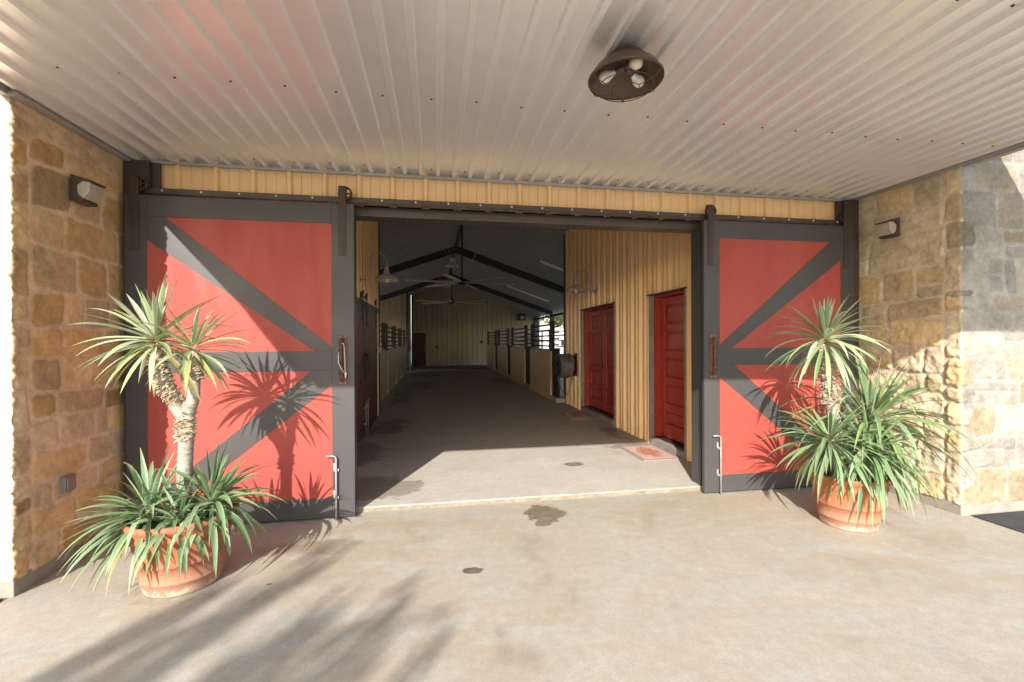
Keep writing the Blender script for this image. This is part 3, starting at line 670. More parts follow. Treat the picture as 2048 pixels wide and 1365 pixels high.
GREENS = [(.14,.22,.10),(.18,.265,.135),(.12,.19,.085),(.22,.30,.17),(.17,.25,.14)]
PALEG = [(.32,.37,.22),(.37,.41,.27),(.26,.34,.17),(.40,.42,.30),(.29,.38,.21),(.34,.33,.13)]
def leaf(mb, o, d, length, width, droop, R, col, roll=0.0):
    """one strap leaf: folded along its midrib, narrowing to a point, bending under its weight"""
    o = Vector(o); d = Vector(d).normalized(); n = 9; p = o.copy(); pts = []; dirs = []
    bendside = R.uniform(-.12,.12)
    for i in range(n+1):
        pts.append(p.copy()); dirs.append(d.copy()); t = i/n
        hor = Vector((d.x, d.y, 0)).length
        d = d+Vector((0,0,-1))*droop*(.25+1.2*t)/n*(.35+hor); side = d.cross(Vector((0,0,1)))
        if side.length > 1e-4: d = d+side.normalized()*bendside/n
        d.normalize(); p = p+d*(length/n)
    base = len(mb.v); tip = R.random()
    if mb.c is None: mb.c = []
    s0 = dirs[0].cross(Vector((0,0,1))); s0 = s0.normalized() if s0.length > 1e-3 else Vector((1,0,0))
    q = Quaternion(dirs[0], roll); s0 = q @ s0
    for i, (p, d) in enumerate(zip(pts, dirs)):
        t = i/n; s0 = (s0-d*s0.dot(d)).normalized(); up = s0.cross(d)
        wv = width*(.62+.75*t if t < .35 else (.8825+.12*math.sin((t-.35)/.65*PI)) if t < .55 else .96*max(0.0, 1-((t-.55)/.45)**1.35))*.5
        fold = wv*.38
        mb.v += [tuple(p-s0*wv+up*fold), tuple(p), tuple(p+s0*wv+up*fold)]
        k = max(0.0, (t-.86)/.14)*(.9 if tip < .5 else .3)
        b0 = max(0.0, .16-t)/.16*.55
        c = [col[j]*(1-k)*(1-b0)+(.32,.22,.10)[j]*k+(.42,.40,.22)[j]*b0 for j in range(3)]
        e = [min(.6, c[j]*1.22+(.03,.028,.006)[j]) for j in range(3)]
        mb.c += [e+[1], c+[1], e+[1]]
    for i in range(n):
        a = base+i*3; mb.f += [(a, a+1, a+4, a+3), (a+1, a+2, a+5, a+4)]; mb.m += [0,0]; mb.s += [True, True]
def rosette(root, o, axis, n, length, width, e0, e1, droop, R, cols, lean=None, leanamt=0.0, spread=.02):
    """crown of leaves: young ones upright in the middle, old ones hanging"""
    mb = MB(); ax = Vector(axis).normalized(); q = Vector((0,0,1)).rotation_difference(ax)
    for i in range(n):
        t = (i+.5)/n; az = i*2.39996+R.uniform(-.35,.35); el = math.radians(e0+(e1-e0)*t**.85)+R.uniform(-.17,.17)
        d = q @ Vector((math.cos(el)*math.cos(az), math.cos(el)*math.sin(az), math.sin(el)))
        if lean is not None: d = (d+Vector(lean)*leanamt*R.uniform(.2,1.0)).normalized()
        oo = Vector(o)+q @ Vector((math.cos(az)*spread, math.sin(az)*spread, -.10*t+.02))
        ln = length*(.62+.5*math.sin(min(1, t*1.35+.12)*PI*.62))*R.uniform(.78,1.1)
        c = R.choice(cols); k = R.uniform(.82,1.18)
        if t > .8 and R.random() < .10: c = (.28,.26,.10)
        leaf(mb, oo, d, ln, width*R.uniform(.75,1.15), droop*(.35+1.1*t)*R.uniform(.5,1.35), R, tuple(x*k for x in c), R.uniform(-.5,.5))
    return mb.build('leaf_crown', M['leaf'], root)
def husks(root, path, rad, n, R, ln=.055):
    mb = MB(); P = [Vector(p) for p in path]; k = len(P)-1
    for i in range(n):
        t = (i+R.random())/n*k; j = min(int(t), k-1); f = t-j; c = P[j].lerp(P[j+1], f); ax = (P[j+1]-P[j]).normalized()
        a = R.uniform(0, 2*PI); x = ax.cross(Vector((0,1,0))).normalized(); y = ax.cross(x)
        out = x*math.cos(a)+y*math.sin(a); sd = ax.cross(out).normalized(); r = rad*R.uniform(.85,1.0)
        l = ln*R.uniform(.6,1.35); wv = R.uniform(.010,.019); d1 = (out*R.uniform(.6,1)+ax*R.uniform(.1,1.1)).normalized(); d2 = (d1+Vector((0,0,-1))*R.uniform(.2,1.3)).normalized()
        p0 = c+out*r*.8; p1 = p0+d1*l*.55; p2 = p1+d2*l*.45
        vs = [p0-sd*wv, p0+sd*wv, p1-sd*wv*.9, p1+sd*wv*.9, p2-sd*wv*.35, p2+sd*wv*.35]; th = ax*.0035
        mb.add([v for v in vs]+[v-th for v in vs], [(0,1,3,2),(2,3,5,4),(6,8,9,7),(8,10,11,9),(0,2,8,6),(2,4,10,8),(1,7,9,3),(3,9,11,5),(4,5,11,10)])
    return mb.build('dead_leaf_husks', M['husk'], root)
R = random.Random(17)
y1 = thing('yucca_plant', 'tall two-headed yucca with forked shaggy trunk in the larger terracotta pot', 'yucca', (-1.655, 3.36, .38), group='yuccas potted by the barn doors', world=True)
tb = MB()
def rough_path(P, n):                             # resample with ring-like swelling
    P = [Vector(p) for p in P]; out = []
    for i in range(len(P)-1):
        for k in range(n): out.append(P[i].lerp(P[i+1], k/n))
    return out+[P[-1]]
main = rough_path([(-1.665,3.37,.30),(-1.66,3.37,.55),(-1.65,3.375,.8),(-1.645,3.38,.95),(-1.64,3.38,1.10),(-1.625,3.385,1.19)], 9)
tb.tube(main, [(.050-.010*i/len(main))*(1+.05*math.sin(i*2.1)+R.uniform(-.03,.03)) for i in range(len(main))], 14)
bl = rough_path([(-1.645,3.38,1.07),(-1.70,3.375,1.17),(-1.765,3.37,1.32),(-1.80,3.36,1.43),(-1.82,3.36,1.58)], 7)
tb.tube(bl, [(.044-.008*i/len(bl))*(1+R.uniform(-.04,.04)) for i in range(len(bl))], 12)
br = rough_path([(-1.635,3.385,1.12),(-1.605,3.39,1.22),(-1.60,3.40,1.38),(-1.605,3.40,1.54)], 7)
tb.tube(br, [(.042-.010*i/len(br))*(1+R.uniform(-.05,.05)) for i in range(len(br))], 12)
tb.build('trunk', M['bark'], y1)
husks(y1, [(-1.69,3.375,1.19),(-1.76,3.37,1.30),(-1.80,3.365,1.42),(-1.82,3.36,1.58)], .041, 560, R, .034)
husks(y1, [(-1.652,3.375,.93),(-1.645,3.38,1.12)], .046, 190, R, .034)
husks(y1, [(-1.60,3.40,1.34),(-1.60,3.40,1.44)], .035, 120, R, .038)
rosette(y1, (-1.825,3.355,1.64), (-.12,-.03,1), 62, .43, .034, 78, -34, .85, R, PALEG, (-1,-.1,-.12), .24)
rosette(y1, (-1.605,3.40,1.585), (.10,0,1), 38, .37, .030, 78, -30, .8, R, PALEG, (1,0,-.05), .18)
rosette(y1, (-1.83,3.27,.50), (-.4,-.3,1), 88, .42, .034, 66, -10, 1.7, R, GREENS, (-1,-.25,.0), .38)
rosette(y1, (-1.62,3.22,.47), (0,-.4,1), 56, .32, .034, 62, -4, 2.0, R, GREENS, (0,-1,0), .25)
rosette(y1, (-1.45,3.32,.55), (.3,-.2,1), 84, .40, .032, 84, -16, 1.7, R, GREENS, (1,-.1,0), .30)
st = MB()
for a, b_ in (((-1.75,3.32,.34),(-1.83,3.28,.57)),((-1.64,3.3,.34),(-1.62,3.22,.53)),((-1.54,3.34,.34),(-1.46,3.33,.61))): st.tube([a, b_], .024, 10)
st.build('side_stem', M['treebark'], y1)
R = random.Random(29)
y2 = thing('yucca_plant', 'bushy yucca with one raised head and long drooping leaves by the pale limestone wall', 'yucca', (3.53, 3.40, .36), group='yuccas potted by the barn doors', world=True)
tb = MB(); mp = rough_path([(3.45,3.42,.30),(3.43,3.42,.7),(3.40,3.42,1.0),(3.36,3.42,1.25),(3.325,3.42,1.56)], 9)
tb.tube(mp, [(.058-.012*i/len(mp))*(1+R.uniform(-.04,.04)) for i in range(len(mp))], 14)
for a, b_ in (((3.42,3.36,.34),(3.30,3.34,.80)),((3.62,3.42,.34),(3.80,3.42,.84)),((3.52,3.3,.34),(3.55,3.22,.66))): tb.tube([a, Vector(a).lerp(Vector(b_), .5)+Vector((0,0,.03)), b_], .04, 10)
tb.build('trunk', M['bark'], y2)
husks(y2, [(3.39,3.42,1.04),(3.36,3.42,1.22),(3.33,3.42,1.52)], .044, 460, R, .048)
rosette(y2, (3.325,3.42,1.63), (0,-.02,1), 84, .47, .031, 82, -45, 1.0, R, PALEG[:5]+GREENS[:2])
rosette(y2, (3.28,3.33,.76), (-.30,-.12,1), 96, .47, .032, 62, -36, 1.4, R, GREENS, (-1,-.1,0), .15)
rosette(y2, (3.80,3.42,.90), (.2,-.08,1), 140, .74, .036, 80, -42, 1.9, R, GREENS+[(.21,.28,.10)], (1,-.15,0), .22)
rosette(y2, (3.54,3.20,.70), (0,-.35,1), 70, .50, .036, 70, -42, 1.9, R, GREENS, (.1,-1,0), .2)
lf = MB(); Rl = random.Random(2)
leaf(lf, (-1.09,3.20,.006), (.6,.2,.06), .035, .018, .3, Rl, (.16,.09,.04)); lf.c = [[.2,.11,.05,1]]*len(lf.v)
o = lf.build('dry_leaf', M['leaf'], origin=(-1.09,3.20,0)); tag(o, 'tiny curled brown leaf lying on the porch concrete', 'leaf')

# ------------------------------------------------------------------ mats
def mat_(name, label, pts, z, th, mt, group=None):
    mb = MB(); mb.prism([(x, y, z) for x, y in pts], (0,0,th))
    c = (sum(p[0] for p in pts)/4, sum(p[1] for p in pts)/4, z)
    o = mb.build(name, mt, origin=c, bevel=.004); tag(o, label, 'mat', group); return o
mat_('rubber_mat', 'black rubber mat against the foot of the pale limestone wall', [(4.76,2.62),(6.2,2.62),(6.2,3.34),(4.76,3.34)], .003, .012, M['rubber'])
mat_('rubber_mat', 'dark mat corner at the foot of the brown stone wall', [(-3.9,2.75),(-2.64,2.75),(-2.64,3.31),(-3.9,3.31)], .003, .012, M['rubber'])
def doormat(label, x0, x1, y0, y1, z):
    root = thing('doormat', label, 'doormat', ((x0+x1)/2, (y0+y1)/2, z), group='rust doormats at the red doors', world=True)
    mb = MB(); mb.box(x0, x1, y0, y1, z, z+.010); mb.box(x0+.01,x1-.01,y0+.01,y1-.01,z+.010,z+.013)
    n = int((y1-y0-.1)/.03)
    for i in range(n): yy = y0+.06+i*.03; mb.box(x0+.05, x1-.05, yy, yy+.014, z+.0135, z+.019)
    mb.build('mat_body', M['mat'], root)
doormat('rust coloured doormat in sunlight before the nearer single red door', 2.63, 3.17, 5.46, 6.26, .044)
doormat('rust coloured doormat in shade before the red double door', 2.62, 3.1, 8.55, 9.36, .044)

# ------------------------------------------------------------------ panelled red doors in the right wall
def panel_leaf(root, y0, y1, x, z0, z1, name='door_leaf', n=5, knob=None):
    mb = MB(); st = .11; w_ = y1-y0
    mb.box(x+.036, x+.06, y0, y1, z0, z1)
    mb.box(x, x+.035, y0, y0+st, z0, z1); mb.box(x, x+.035, y1-st, y1, z0, z1)
    ph = (z1-z0-.12)/n
    for i in range(n+1):
        hh = .12 if i < n else .12
        zz = z0+(z1-z0-.12)*i/n*1.0; top = zz+(.20 if i == 0 else .11)
        mb.box(x+.0006, x+.0345, y0+st+.0005, y1-st-.0005, zz, min(top, z1))
    for i in range(n):                            # raised fields
        za = z0+(z1-z0-.12)*i/n+(.23 if i == 0 else .14); zb_ = z0+(z1-z0-.12)*(i+1)/n-.03
        mb.box(x+.020, x+.0355, y0+st+.035, y1-st-.035, za, zb_)
    o = mb.build(name, M['redwood'], root, bevel=.006)
    if knob is not None:
        kb = MB(); kb.tube([(x,knob,1.08),(x-.05,knob,1.08)], .010, 8); kb.tube([(x-.05,knob,1.08),(x-.05,knob+.10*(1 if knob < (y0+y1)/2 else -1),1.08)], .009, 8); kb.box(x-.006,x,knob-.025,knob+.025,1.0,1.16)
        k = kb.build('door_handle', M['black'], o); k.data.transform(Matrix.Translation(-Vector(root.location)))
    return o
def door_set(label, name, y0, y1, leaves):
    root = thing(name, label, 'door', (3.25, (y0+y1)/2, .04), world=True)
    fb = MB(); X = 3.20
    for ya, yb in ((y0-.045,y0),(y1,y1+.045)): fb.box(X, 3.27, ya, yb, .042, 2.262)
    fb.build('casing', M['sill'], root, bevel=.003)
    hb = MB(); hb.prism([(X-.03,y0-.06,2.262),(3.26,y0-.06,2.262),(3.26,y0-.06,2.30),(X-.03,y0-.06,2.275)], (0,y1-y0+.12,0)); hb.build('drip_cap', M['bronze'], root)
    jb = MB(); jb.box(3.275, 3.43, y0-.02, y0+.015, .15, 2.25); jb.box(3.275, 3.43, y1-.015, y1+.02, .15, 2.25); jb.box(3.275, 3.43, y0+.016, y1-.016, 2.235, 2.26); jb.build('door_frame', M['redwood'], root)
    sb = MB(); sb.box(3.19, 3.27, y0+.001, y1-.001, .042, .14); sb.build('sill', M['plinth'], root, bevel=.005)
    s2 = MB(); s2.box(3.27, 3.40, y0+.016, y1-.016, .10, .152); s2.build('threshold', M['black'], root)
    for a in leaves: panel_leaf(root, *a)
    MB().box(3.46, 3.48, y0-.1, y1+.1, 0, 2.4).build('backing', M['black'], root)
    return root
door_set('single red five-panel door nearest the barn opening, sun on its foot', 'panel_door', 5.455, 6.405, [(5.475, 6.385, 3.37, .165, 2.232)])
door_set('red double door of five panels a side, further along the aisle beside the hose reel', 'double_door', 7.825, 9.655, [(7.845, 8.735, 3.37, .165, 2.232), (8.745, 9.635, 3.37, .165, 2.232, 'door_leaf', 5, 8.80)])

# gooseneck lamps
def gooseneck(label, loc, sx):
    root = thing('gooseneck_lamp', label, 'wall lamp', loc, group='gooseneck barn lamps in the aisle')
    s = sx; bb = MB(); bb.lathe([(.045,0),(.045,.012),(.02,.03),(.0001,.03)], (0,0,0), 18, axis=(s,0,0)); bb.build('wall_plate', M['galv'], root)
    P = [(0,0,0),(.10,0,0)]
    for i in range(1, 7): a = i*PI/12; P.append((.10+.07*math.sin(a), 0, .07-.07*math.cos(a)))
    P.append((.17,0,.30))
    for i in range(1, 13): a = PI*i/12; P.append((.17+.125*(1-math.cos(a)), 0, .30+.125*math.sin(a)))
    P.append((.42,0,.20))
    am = MB(); am.tube([(s*x, y, z) for x, y, z in P], .011, 10); am.build('arm', M['galv'], root)
    sh = MB(); sh.lathe([(.026,.21),(.034,.205),(.036,.15),(.044,.145),(.046,.105),(.075,.085),(.135,.06),(.17,.035),(.185,.0),(.195,-.006),(.197,-.012),(.190,-.014),(.178,-.002),(.16,.028),(.12,.05),(.05,.085),(.0001,.09)], (s*.42,0,0), 40)
    so = sh.build('lamp_shade', M['shade'], root)
    gd = MB()
    for k in range(3):
        a = k*PI/3; gd.tube([(s*.42+.17*math.cos(a)*math.cos(q), .17*math.sin(a)*math.cos(q), -.012-.05*math.sin(q)) for q in [PI*i/10 for i in range(11)]], .003, 6)
    gd.tube([(s*.42+.11*math.cos(q), .11*math.sin(q), -.05) for q in [2*PI*i/24 for i in range(24)]], .003, 6, closed=True)
    gg = gd.build('wire_guard', M['galv'], so)
    lb = MB(); lb.ball((s*.42,0,.0), .045, 12, 0, (1,1,1.2)); lb.build('bulb', M['bulb'], so)
    return root
gooseneck('gooseneck lamp on the tan wall above the dark sliding doors', (-1.17, 7.5, 2.57), 1)
gooseneck('gooseneck lamp on the tan wall above the red double door', (3.21, 8.73, 2.59), -1)

# sliding doors of the left room
def inner_door(label, y0, y1):
    x = -1.13; root = thing('sliding_door', label, 'barn door', (x, (y0+y1)/2, .06), group='sliding doors in the aisle', world=True)
    zb, zt = .06, 2.18
    MB().box(x-.03, x-.006, y0+.02, y1-.02, zb+.02, zt-.02).build('panel', M['brownred'], root)
    fb = MB(); s = .12; fb.box(x-.035, x, y0, y0+s, zb, zt); fb.box(x-.035, x, y1-s, y1, zb, zt)
    for a, c in ((zb,zb+.16),(1.14,1.27),(zt-.14,zt)): fb.box(x-.034, x-.0006, y0+s, y1-s, a, c)
    fb.build('door_frame', M['frame'], root, bevel=.003)
    for ya, yb in ((y0+s,y1-s),(y1-s,y0+s)):
        b_ = MB(); d = .05
        for za, zb_ in ((1.27,zt-.14),(1.14,zb+.16)):
            sg = 1 if yb > ya else -1
            b_.prism([(x-.005,ya,za),(x-.005,ya+sg*d,za),(x-.005,yb,zb_),(x-.005,yb-sg*d,zb_)], (.003+(.001 if sg > 0 else 0),0,0))
        b_.build('brace', M['frame'], root)
    for yy in (y0+.2, y1-.2):
        hb = MB(); hb.box(x, x+.008, yy-.03, yy+.03, 1.85, 2.36); hb.lathe([(.0001,.012),(.05,.012),(.05,-.012),(.0001,-.012)], (x-.02, yy, 2.34), 18, axis=(1,0,0))
        hb.tube([(x+.004, yy+.035*math.cos(a), 2.36+.05*math.sin(a)) for a in [PI*i/8 for i in range(9)]], .01, 6)
        hb.build('hanger_strap', M['iron'], root)
    return root
d1 = inner_door('red sliding door leaf with crossed dark braces nearer the barn opening, on the aisle side wall', 5.95, 7.80)
d2 = inner_door('red sliding door leaf with crossed dark braces farther in, beside the corner post', 7.82, 9.45)
for dd, yy in ((d1, 7.70), (d2, 7.93)):
    hb = MB(); hb.box(-1.13, -1.124, yy-.035, yy+.035, .98, 1.42); hb.tube([(-1.124,yy,1.04),(-1.08,yy,1.06),(-1.08,yy,1.36),(-1.124,yy,1.38)], .014, 8); hb.build('pull_handle', M['rust'], dd)
    cb_ = MB(); cb_.tube([(-1.10,yy+.10,.62),(-1.10,yy,.62),(-1.10,yy,.05)], .009, 8); cb_.box(-1.128,-1.09,yy-.02,yy+.02,.5,.52); cb_.box(-1.128,-1.09,yy-.02,yy+.02,.24,.26); cb_.build('cane_bolt', M['galv'], dd)
MB().box(-1.20, -1.15, 5.6, 9.9, 2.19, 2.27).build('door_track', M['bronze'], barn, bevel=.003)
o = MB().box(-1.16,-1.13,9.56,9.64,1.22,1.36).build('switch_box', M['white'], origin=(-1.15,9.6,1.22), bevel=.004); tag(o, 'small white switch box on the tan wall beside the dark sliding doors', 'switch box')
o = MB().box(-1.20,-1.10,10.0,10.04,1.35,1.47).build('switch_box', M['trim'], origin=(-1.15,10.0,1.35), bevel=.004); tag(o, 'grey switch box at the corner post above the stall run', 'switch box')
o = MB().box(3.13,3.20,10.95,11.05,1.47,1.60).build('switch_box', M['capc'], origin=(3.16,11.0,1.47), bevel=.004); tag(o, 'pale switch box on the dark post by the hose reel', 'switch box')

# hose reel on the right wall
hr = thing('hose_reel', 'wall mounted hose reel wound with dark hose, one loop hanging down', 'hose reel', (3.2, 10.0, 1.0), world=True)
mb = MB(); mb.box(3.17, 3.215, 9.95, 10.05, .78, 1.30); mb.box(2.75, 3.2, 9.98, 10.02, 1.0, 1.04); mb.tube([(3.17,10,1.02),(2.72,10,1.02)], .02, 10)
mb.build('bracket', M['rustred'], hr)
mb = MB(); mb.lathe([(.10,-.02),(.24,-.02),(.24,.0),(.10,.0)], (3.12,10,1.02), 28, axis=(-1,0,0)); mb.lathe([(.10,.36),(.24,.36),(.24,.38),(.10,.38),(.10,.36)], (3.12,10,1.02), 28, axis=(-1,0,0)); mb.lathe([(.1,0),(.1,.36)], (3.12,10,1.02), 20, axis=(-1,0,0))
mb.tube([(2.73,10,1.02),(2.70,10,1.02),(2.70,9.86,1.16),(2.64,9.86,1.16)], .012, 8); mb.build('drum', M['black'], hr)
mb = MB(); Rh = random.Random(8)
P = []
for i in range(10*20):
    a = 2*PI*i/20; P.append((3.08-.30*((i/200)), 10+(.215+.012*math.sin(i*.37))*math.cos(a), 1.02+(.215+.012*math.sin(i*.37))*math.sin(a)))
mb.tube(P, .019, 8)
P = [(3.05-.28*(1-i/159), 10+(.25+.014*math.sin(i*.31))*math.cos(2*PI*i/20+1), 1.02+(.25+.014*math.sin(i*.41))*math.sin(2*PI*i/20+1)) for i in range(160)]
mb.tube(P, .019, 8); mb.build('wound_hose', M['hose'], hr)
P = [(2.76+.34*(i/20), 10.0, .84-.50*math.sin(PI*i/20)**.8) for i in range(21)]
MB().tube(P, .014, 8).build('hanging_hose', M['hosepale'], hr)

# ------------------------------------------------------------------ stall fronts
def stall(label, x, y0, y1, side, gate=None, group='horse stall fronts along the aisle'):
    root = thing('stall_front', label, 'stall front', (x, (y0+y1)/2, .04), group=group, world=True)
    xa, xb = (x, x+.16*side) if side > 0 else (x-.16, x)
    MB().box(xa, xb, y0, y1, .04, 1.31).build('half_wall', M['stucco'], root, bevel=.006)
    MB().box(xa+.01, xb+.06*side if side > 0 else xb-.01, y0+.14, y1-.14, 1.312, 1.36).build('cap', M['capc'], root, bevel=.006)
    xc = (xa+xb)/2
    for yy in (y0+.06, y1-.06):
        MB().box(xc-.055, xc+.055, yy-.055, yy+.055, 1.312, 2.12).build('post', M['black'], root, bevel=.006)
    for k, z in enumerate((1.44, 1.58, 1.72, 1.87, 2.02)):
        MB().tube([(xc,y0+.1,z),(xc,y1-.1,z)], .024, 8).build('rail', M['black'], root)
    if gate:
        g_ = MB(); g_.box(xc-.03, xc+.03, gate[0], gate[1], .16, 1.34); g_.box(xc-.04, xc+.04, gate[0], gate[1], 1.341, 1.40)
        go = g_.build('gate', M['gate'], root)
        for z in (1.5, 1.64, 1.8, 1.95):
            rr2 = MB().tube([(xc,gate[0],z),(xc,gate[1],z)], .02, 8).build('gate_rail', M['black'], go); rr2.data.transform(Matrix.Translation(-Vector(root.location)))
    return root
ys = [(11.65,14.2),(15.15,18.0),(19.0,21.9),(22.9,26.3)]; pg = [(11.07,11.63),(14.22,15.13),(18.02,18.98),(21.92,22.88)]
names = ['nearest stall front on the open side, right behind the hose reel', 'second stall front from the hose reel on the open side', 'third stall front from the hose reel on the open side', 'farthest stall front on the open side, against the end wall']
for (a, c), gt, nm in zip(ys, pg, names): stall(nm, 3.0, a, c, 1, gt)
ys = [(11.0,13.45),(14.0,16.5),(16.95,19.3),(19.85,22.6)]; pg = [(10.25,10.98),(13.47,13.98),(16.52,16.93),(19.32,19.83)]
names = ['nearest stall front on the closed side, behind the dark sliding doors', 'second stall front on the closed side past the dark sliding doors', 'third stall front on the closed side past the dark sliding doors', 'farthest stall front on the closed side, by the cross wall']
for (a, c), gt, nm in zip(ys, pg, names): stall(nm, -1.35, a, c, -1, gt)
for a, c in ((10.95,11.66),(14.2,15.15),(18.0,19.0),(21.9,22.9)): MB().box(2.98, 3.3, a, c, .041, .15).build('stall_sill', M['capc'], barn, bevel=.006)
# outer pens
def pen(label, y0, y1):
    root = thing('pipe_fence', label, 'fence', (6.2, (y0+y1)/2, 0), group='pipe fences on the open side of the barn', world=True)
    for z in (.5,.9,1.3,1.6,1.85): MB().tube([(6.2,y0,z),(6.2,y1,z)], .04 if z in (1.35,1.85) else .03, 8).build('rail', M['black'], root)
    for yy in (y0+.05, (y0+y1)/2, y1-.05): MB().box(6.16,6.24,yy-.04,yy+.04,0,2.15).build('post', M['black'], root)
pen('black pipe fence nearer the hose reel on the open side', 11.1, 16.8)
pen('black pipe fence between the two roof frames on the open side', 17.15, 23.7)
pen('black pipe fence beside the end wall on the open side', 24.1, 27.7)

# end wall fittings
ed = thing('end_door', 'dark red door at the far end of the aisle', 'door', (-.87, 27.9, .1), world=True)
MB().box(-1.24, -.5, 27.90, 27.95, .1, 2.08).build('door_leaf', M['darkred'], ed, bevel=.004)
fb = MB(); fb.box(-.5,-.44,27.87,27.97,.1,2.14); fb.box(-1.24,-.5,27.87,27.97,2.081,2.14); fb.build('casing', M['trim'], ed)
MB().lathe([(.0001,.05),(.03,.05),(.03,0)], (-.58,27.9,1.0), 10, axis=(0,-1,0)).build('door_knob', M['galv'], ed)
sp = thing('speaker', 'small dark box speaker high on the end wall', 'speaker', (5.35, 27.9, 2.9), world=True)
MB().box(5.14,5.56,27.6,27.95,2.84,3.26).build('cabinet', M['black'], sp, bevel=.01); MB().box(5.24,5.46,27.585,27.599,2.92,3.1).build('grille', M['capc'], sp)
for x, z, lb in ((.15,1.22,'small dark box low on the end wall near the dark red door'), (2.86,1.52,'small dark switch box on the end wall by the open-side stalls')):
    o = MB().box(x-.08,x+.08,27.88,27.96,z-.08,z+.08).build('electrical_box', M['black'], origin=(x,27.9,z), bevel=.01); tag(o, lb, 'electrical box')
hy = thing('hydrant', 'thin yard hydrant pipe by the end of the closed-side stalls', 'hydrant', (-1.2, 23.4, .04), world=True)
MB().tube([(-1.2,23.4,.04),(-1.2,23.4,1.3)], .035, 8).build('standpipe', M['galv'], hy)
MB().tube([(-1.2,23.4,1.2),(-1.2,23.3,1.32),(-1.2,23.1,1.12)], .035, 8).build('spout', M['black'], hy)

# ------------------------------------------------------------------ ceiling fans, pendants, battens
def fan(label, loc, rodtop, rot):
    root = thing('ceiling_fan', label, 'ceiling fan', loc, rot, group='large ceiling fans along the ridge')
    h = rodtop-loc[2]
    MB().tube([(0,0,0),(0,0,h)], .028, 10).build('rod', M['black'], root)
    MB().box(-.08,.08,-.08,.08,h-.12,h).build('mount', M['trim'], root)
    hb = MB(); hb.lathe([(.0001,-.06),(.10,-.06),(.14,-.04),(.15,.0),(.13,.04),(.06,.07),(.05,.14),(.0001,.14)], (0,0,0), 24); hb.build('motor', M['black'], root)
    for k in range(6):
        a = k*PI/3; d = Vector((math.cos(a), math.sin(a), 0)); s = Vector((-d.y, d.x, 0)); up = Vector((0,0,1))
        b_ = MB(); vs = []
        for r, wv in ((.13,.04),(.3,.06),(1.55,.075),(1.64,.06)):
            for sx_, zz in ((-1,-.014),(0,.006),(1,.018)): vs.append(d*r+s*(wv*sx_)+up*zz)
            for sx_, zz in ((1,.012),(0,-.002),(-1,-.02)): vs.append(d*r+s*(wv*sx_)+up*zz)
        fs = []
        for i in range(3):
            for j_ in range(6): fs.append((i*6+j_, i*6+(j_+1) % 6, (i+1)*6+(j_+1) % 6, (i+1)*6+j_))
        fs += [(5,4,3,2,1,0), (18,19,20,21,22,23)]
        b_.add(vs, fs, 0, True); b_.build('blade', M['blade'], root)
    wb = MB()
    for k in range(4):
        a = PI/4+k*PI/2-rot; wb.tube([(0,0,.12),(1.05*math.cos(a),1.05*math.sin(a),h-.35)], .006, 5)
    wb.build('guy_wires', M['trim'], root)
    return root
fan('large ceiling fan nearer the barn opening, hanging from the ridge', (RX, 13.3, 3.29), 5.1, math.radians(10))
fan('large ceiling fan deeper in the barn, looking smaller', (RX-.05, 20.0, 3.27), 5.1, math.radians(22))
def pendant(label, x, y, z):
    root = thing('pendant_light', label, 'pendant light', (x, y, z), group='bell pendants along the ridge')
    MB().tube([(0,0,.3),(0,0,RZ-.1-z)], .012, 8).build('cable', M['black'], root)
    MB().lathe([(.0001,.36),(.07,.36),(.09,.3),(.085,.18),(.0001,.18)], (0,0,0), 20).build('ballast', M['shade'], root)
    MB().lathe([(.08,.18),(.14,.13),(.24,.05),(.27,0),(.255,0),(.13,.12),(.0001,.15)], (0,0,0), 28).build('lamp_shade', M['shade'], root)
pendant('bell shaped pendant light behind the nearer ceiling fan', RX-.1, 17.7, 4.45)
pendant('bell shaped pendant light near the end wall', RX-.15, 25.5, 4.58)
def batten(label, y, x0, x1, th=.05):
    root = thing('tube_light', label, 'tube light', ((x0+x1)/2, y, 0), group='tube lights on the roof slope', world=True)
    off = -.07
    MB().bar((x0,y,roof_z(x0)+off), (x1,y,roof_z(x1)+off), th*2.6, .05).build('batten', M['alum'], root, bevel=.004)
    MB().tube([(x0+.05,y,roof_z(x0+.05)+off-.04),(x1-.05,y,roof_z(x1-.05)+off-.04)], .017, 8).build('tube', M['bulb'], root)
batten('pale tube light on the roof slope, nearest and partly cut off by the tan wall', 14.45, 3.4, 4.9)
batten('pale tube light on the roof slope just behind the nearer rafter', 17.8, 3.4, 5.25)
batten('pale tube light on the roof slope between the two rafters', 21.2, 3.4, 5.4)
batten('short pale tube light on the roof slope past the farther rafter', 25.2, 4.0, 4.6)

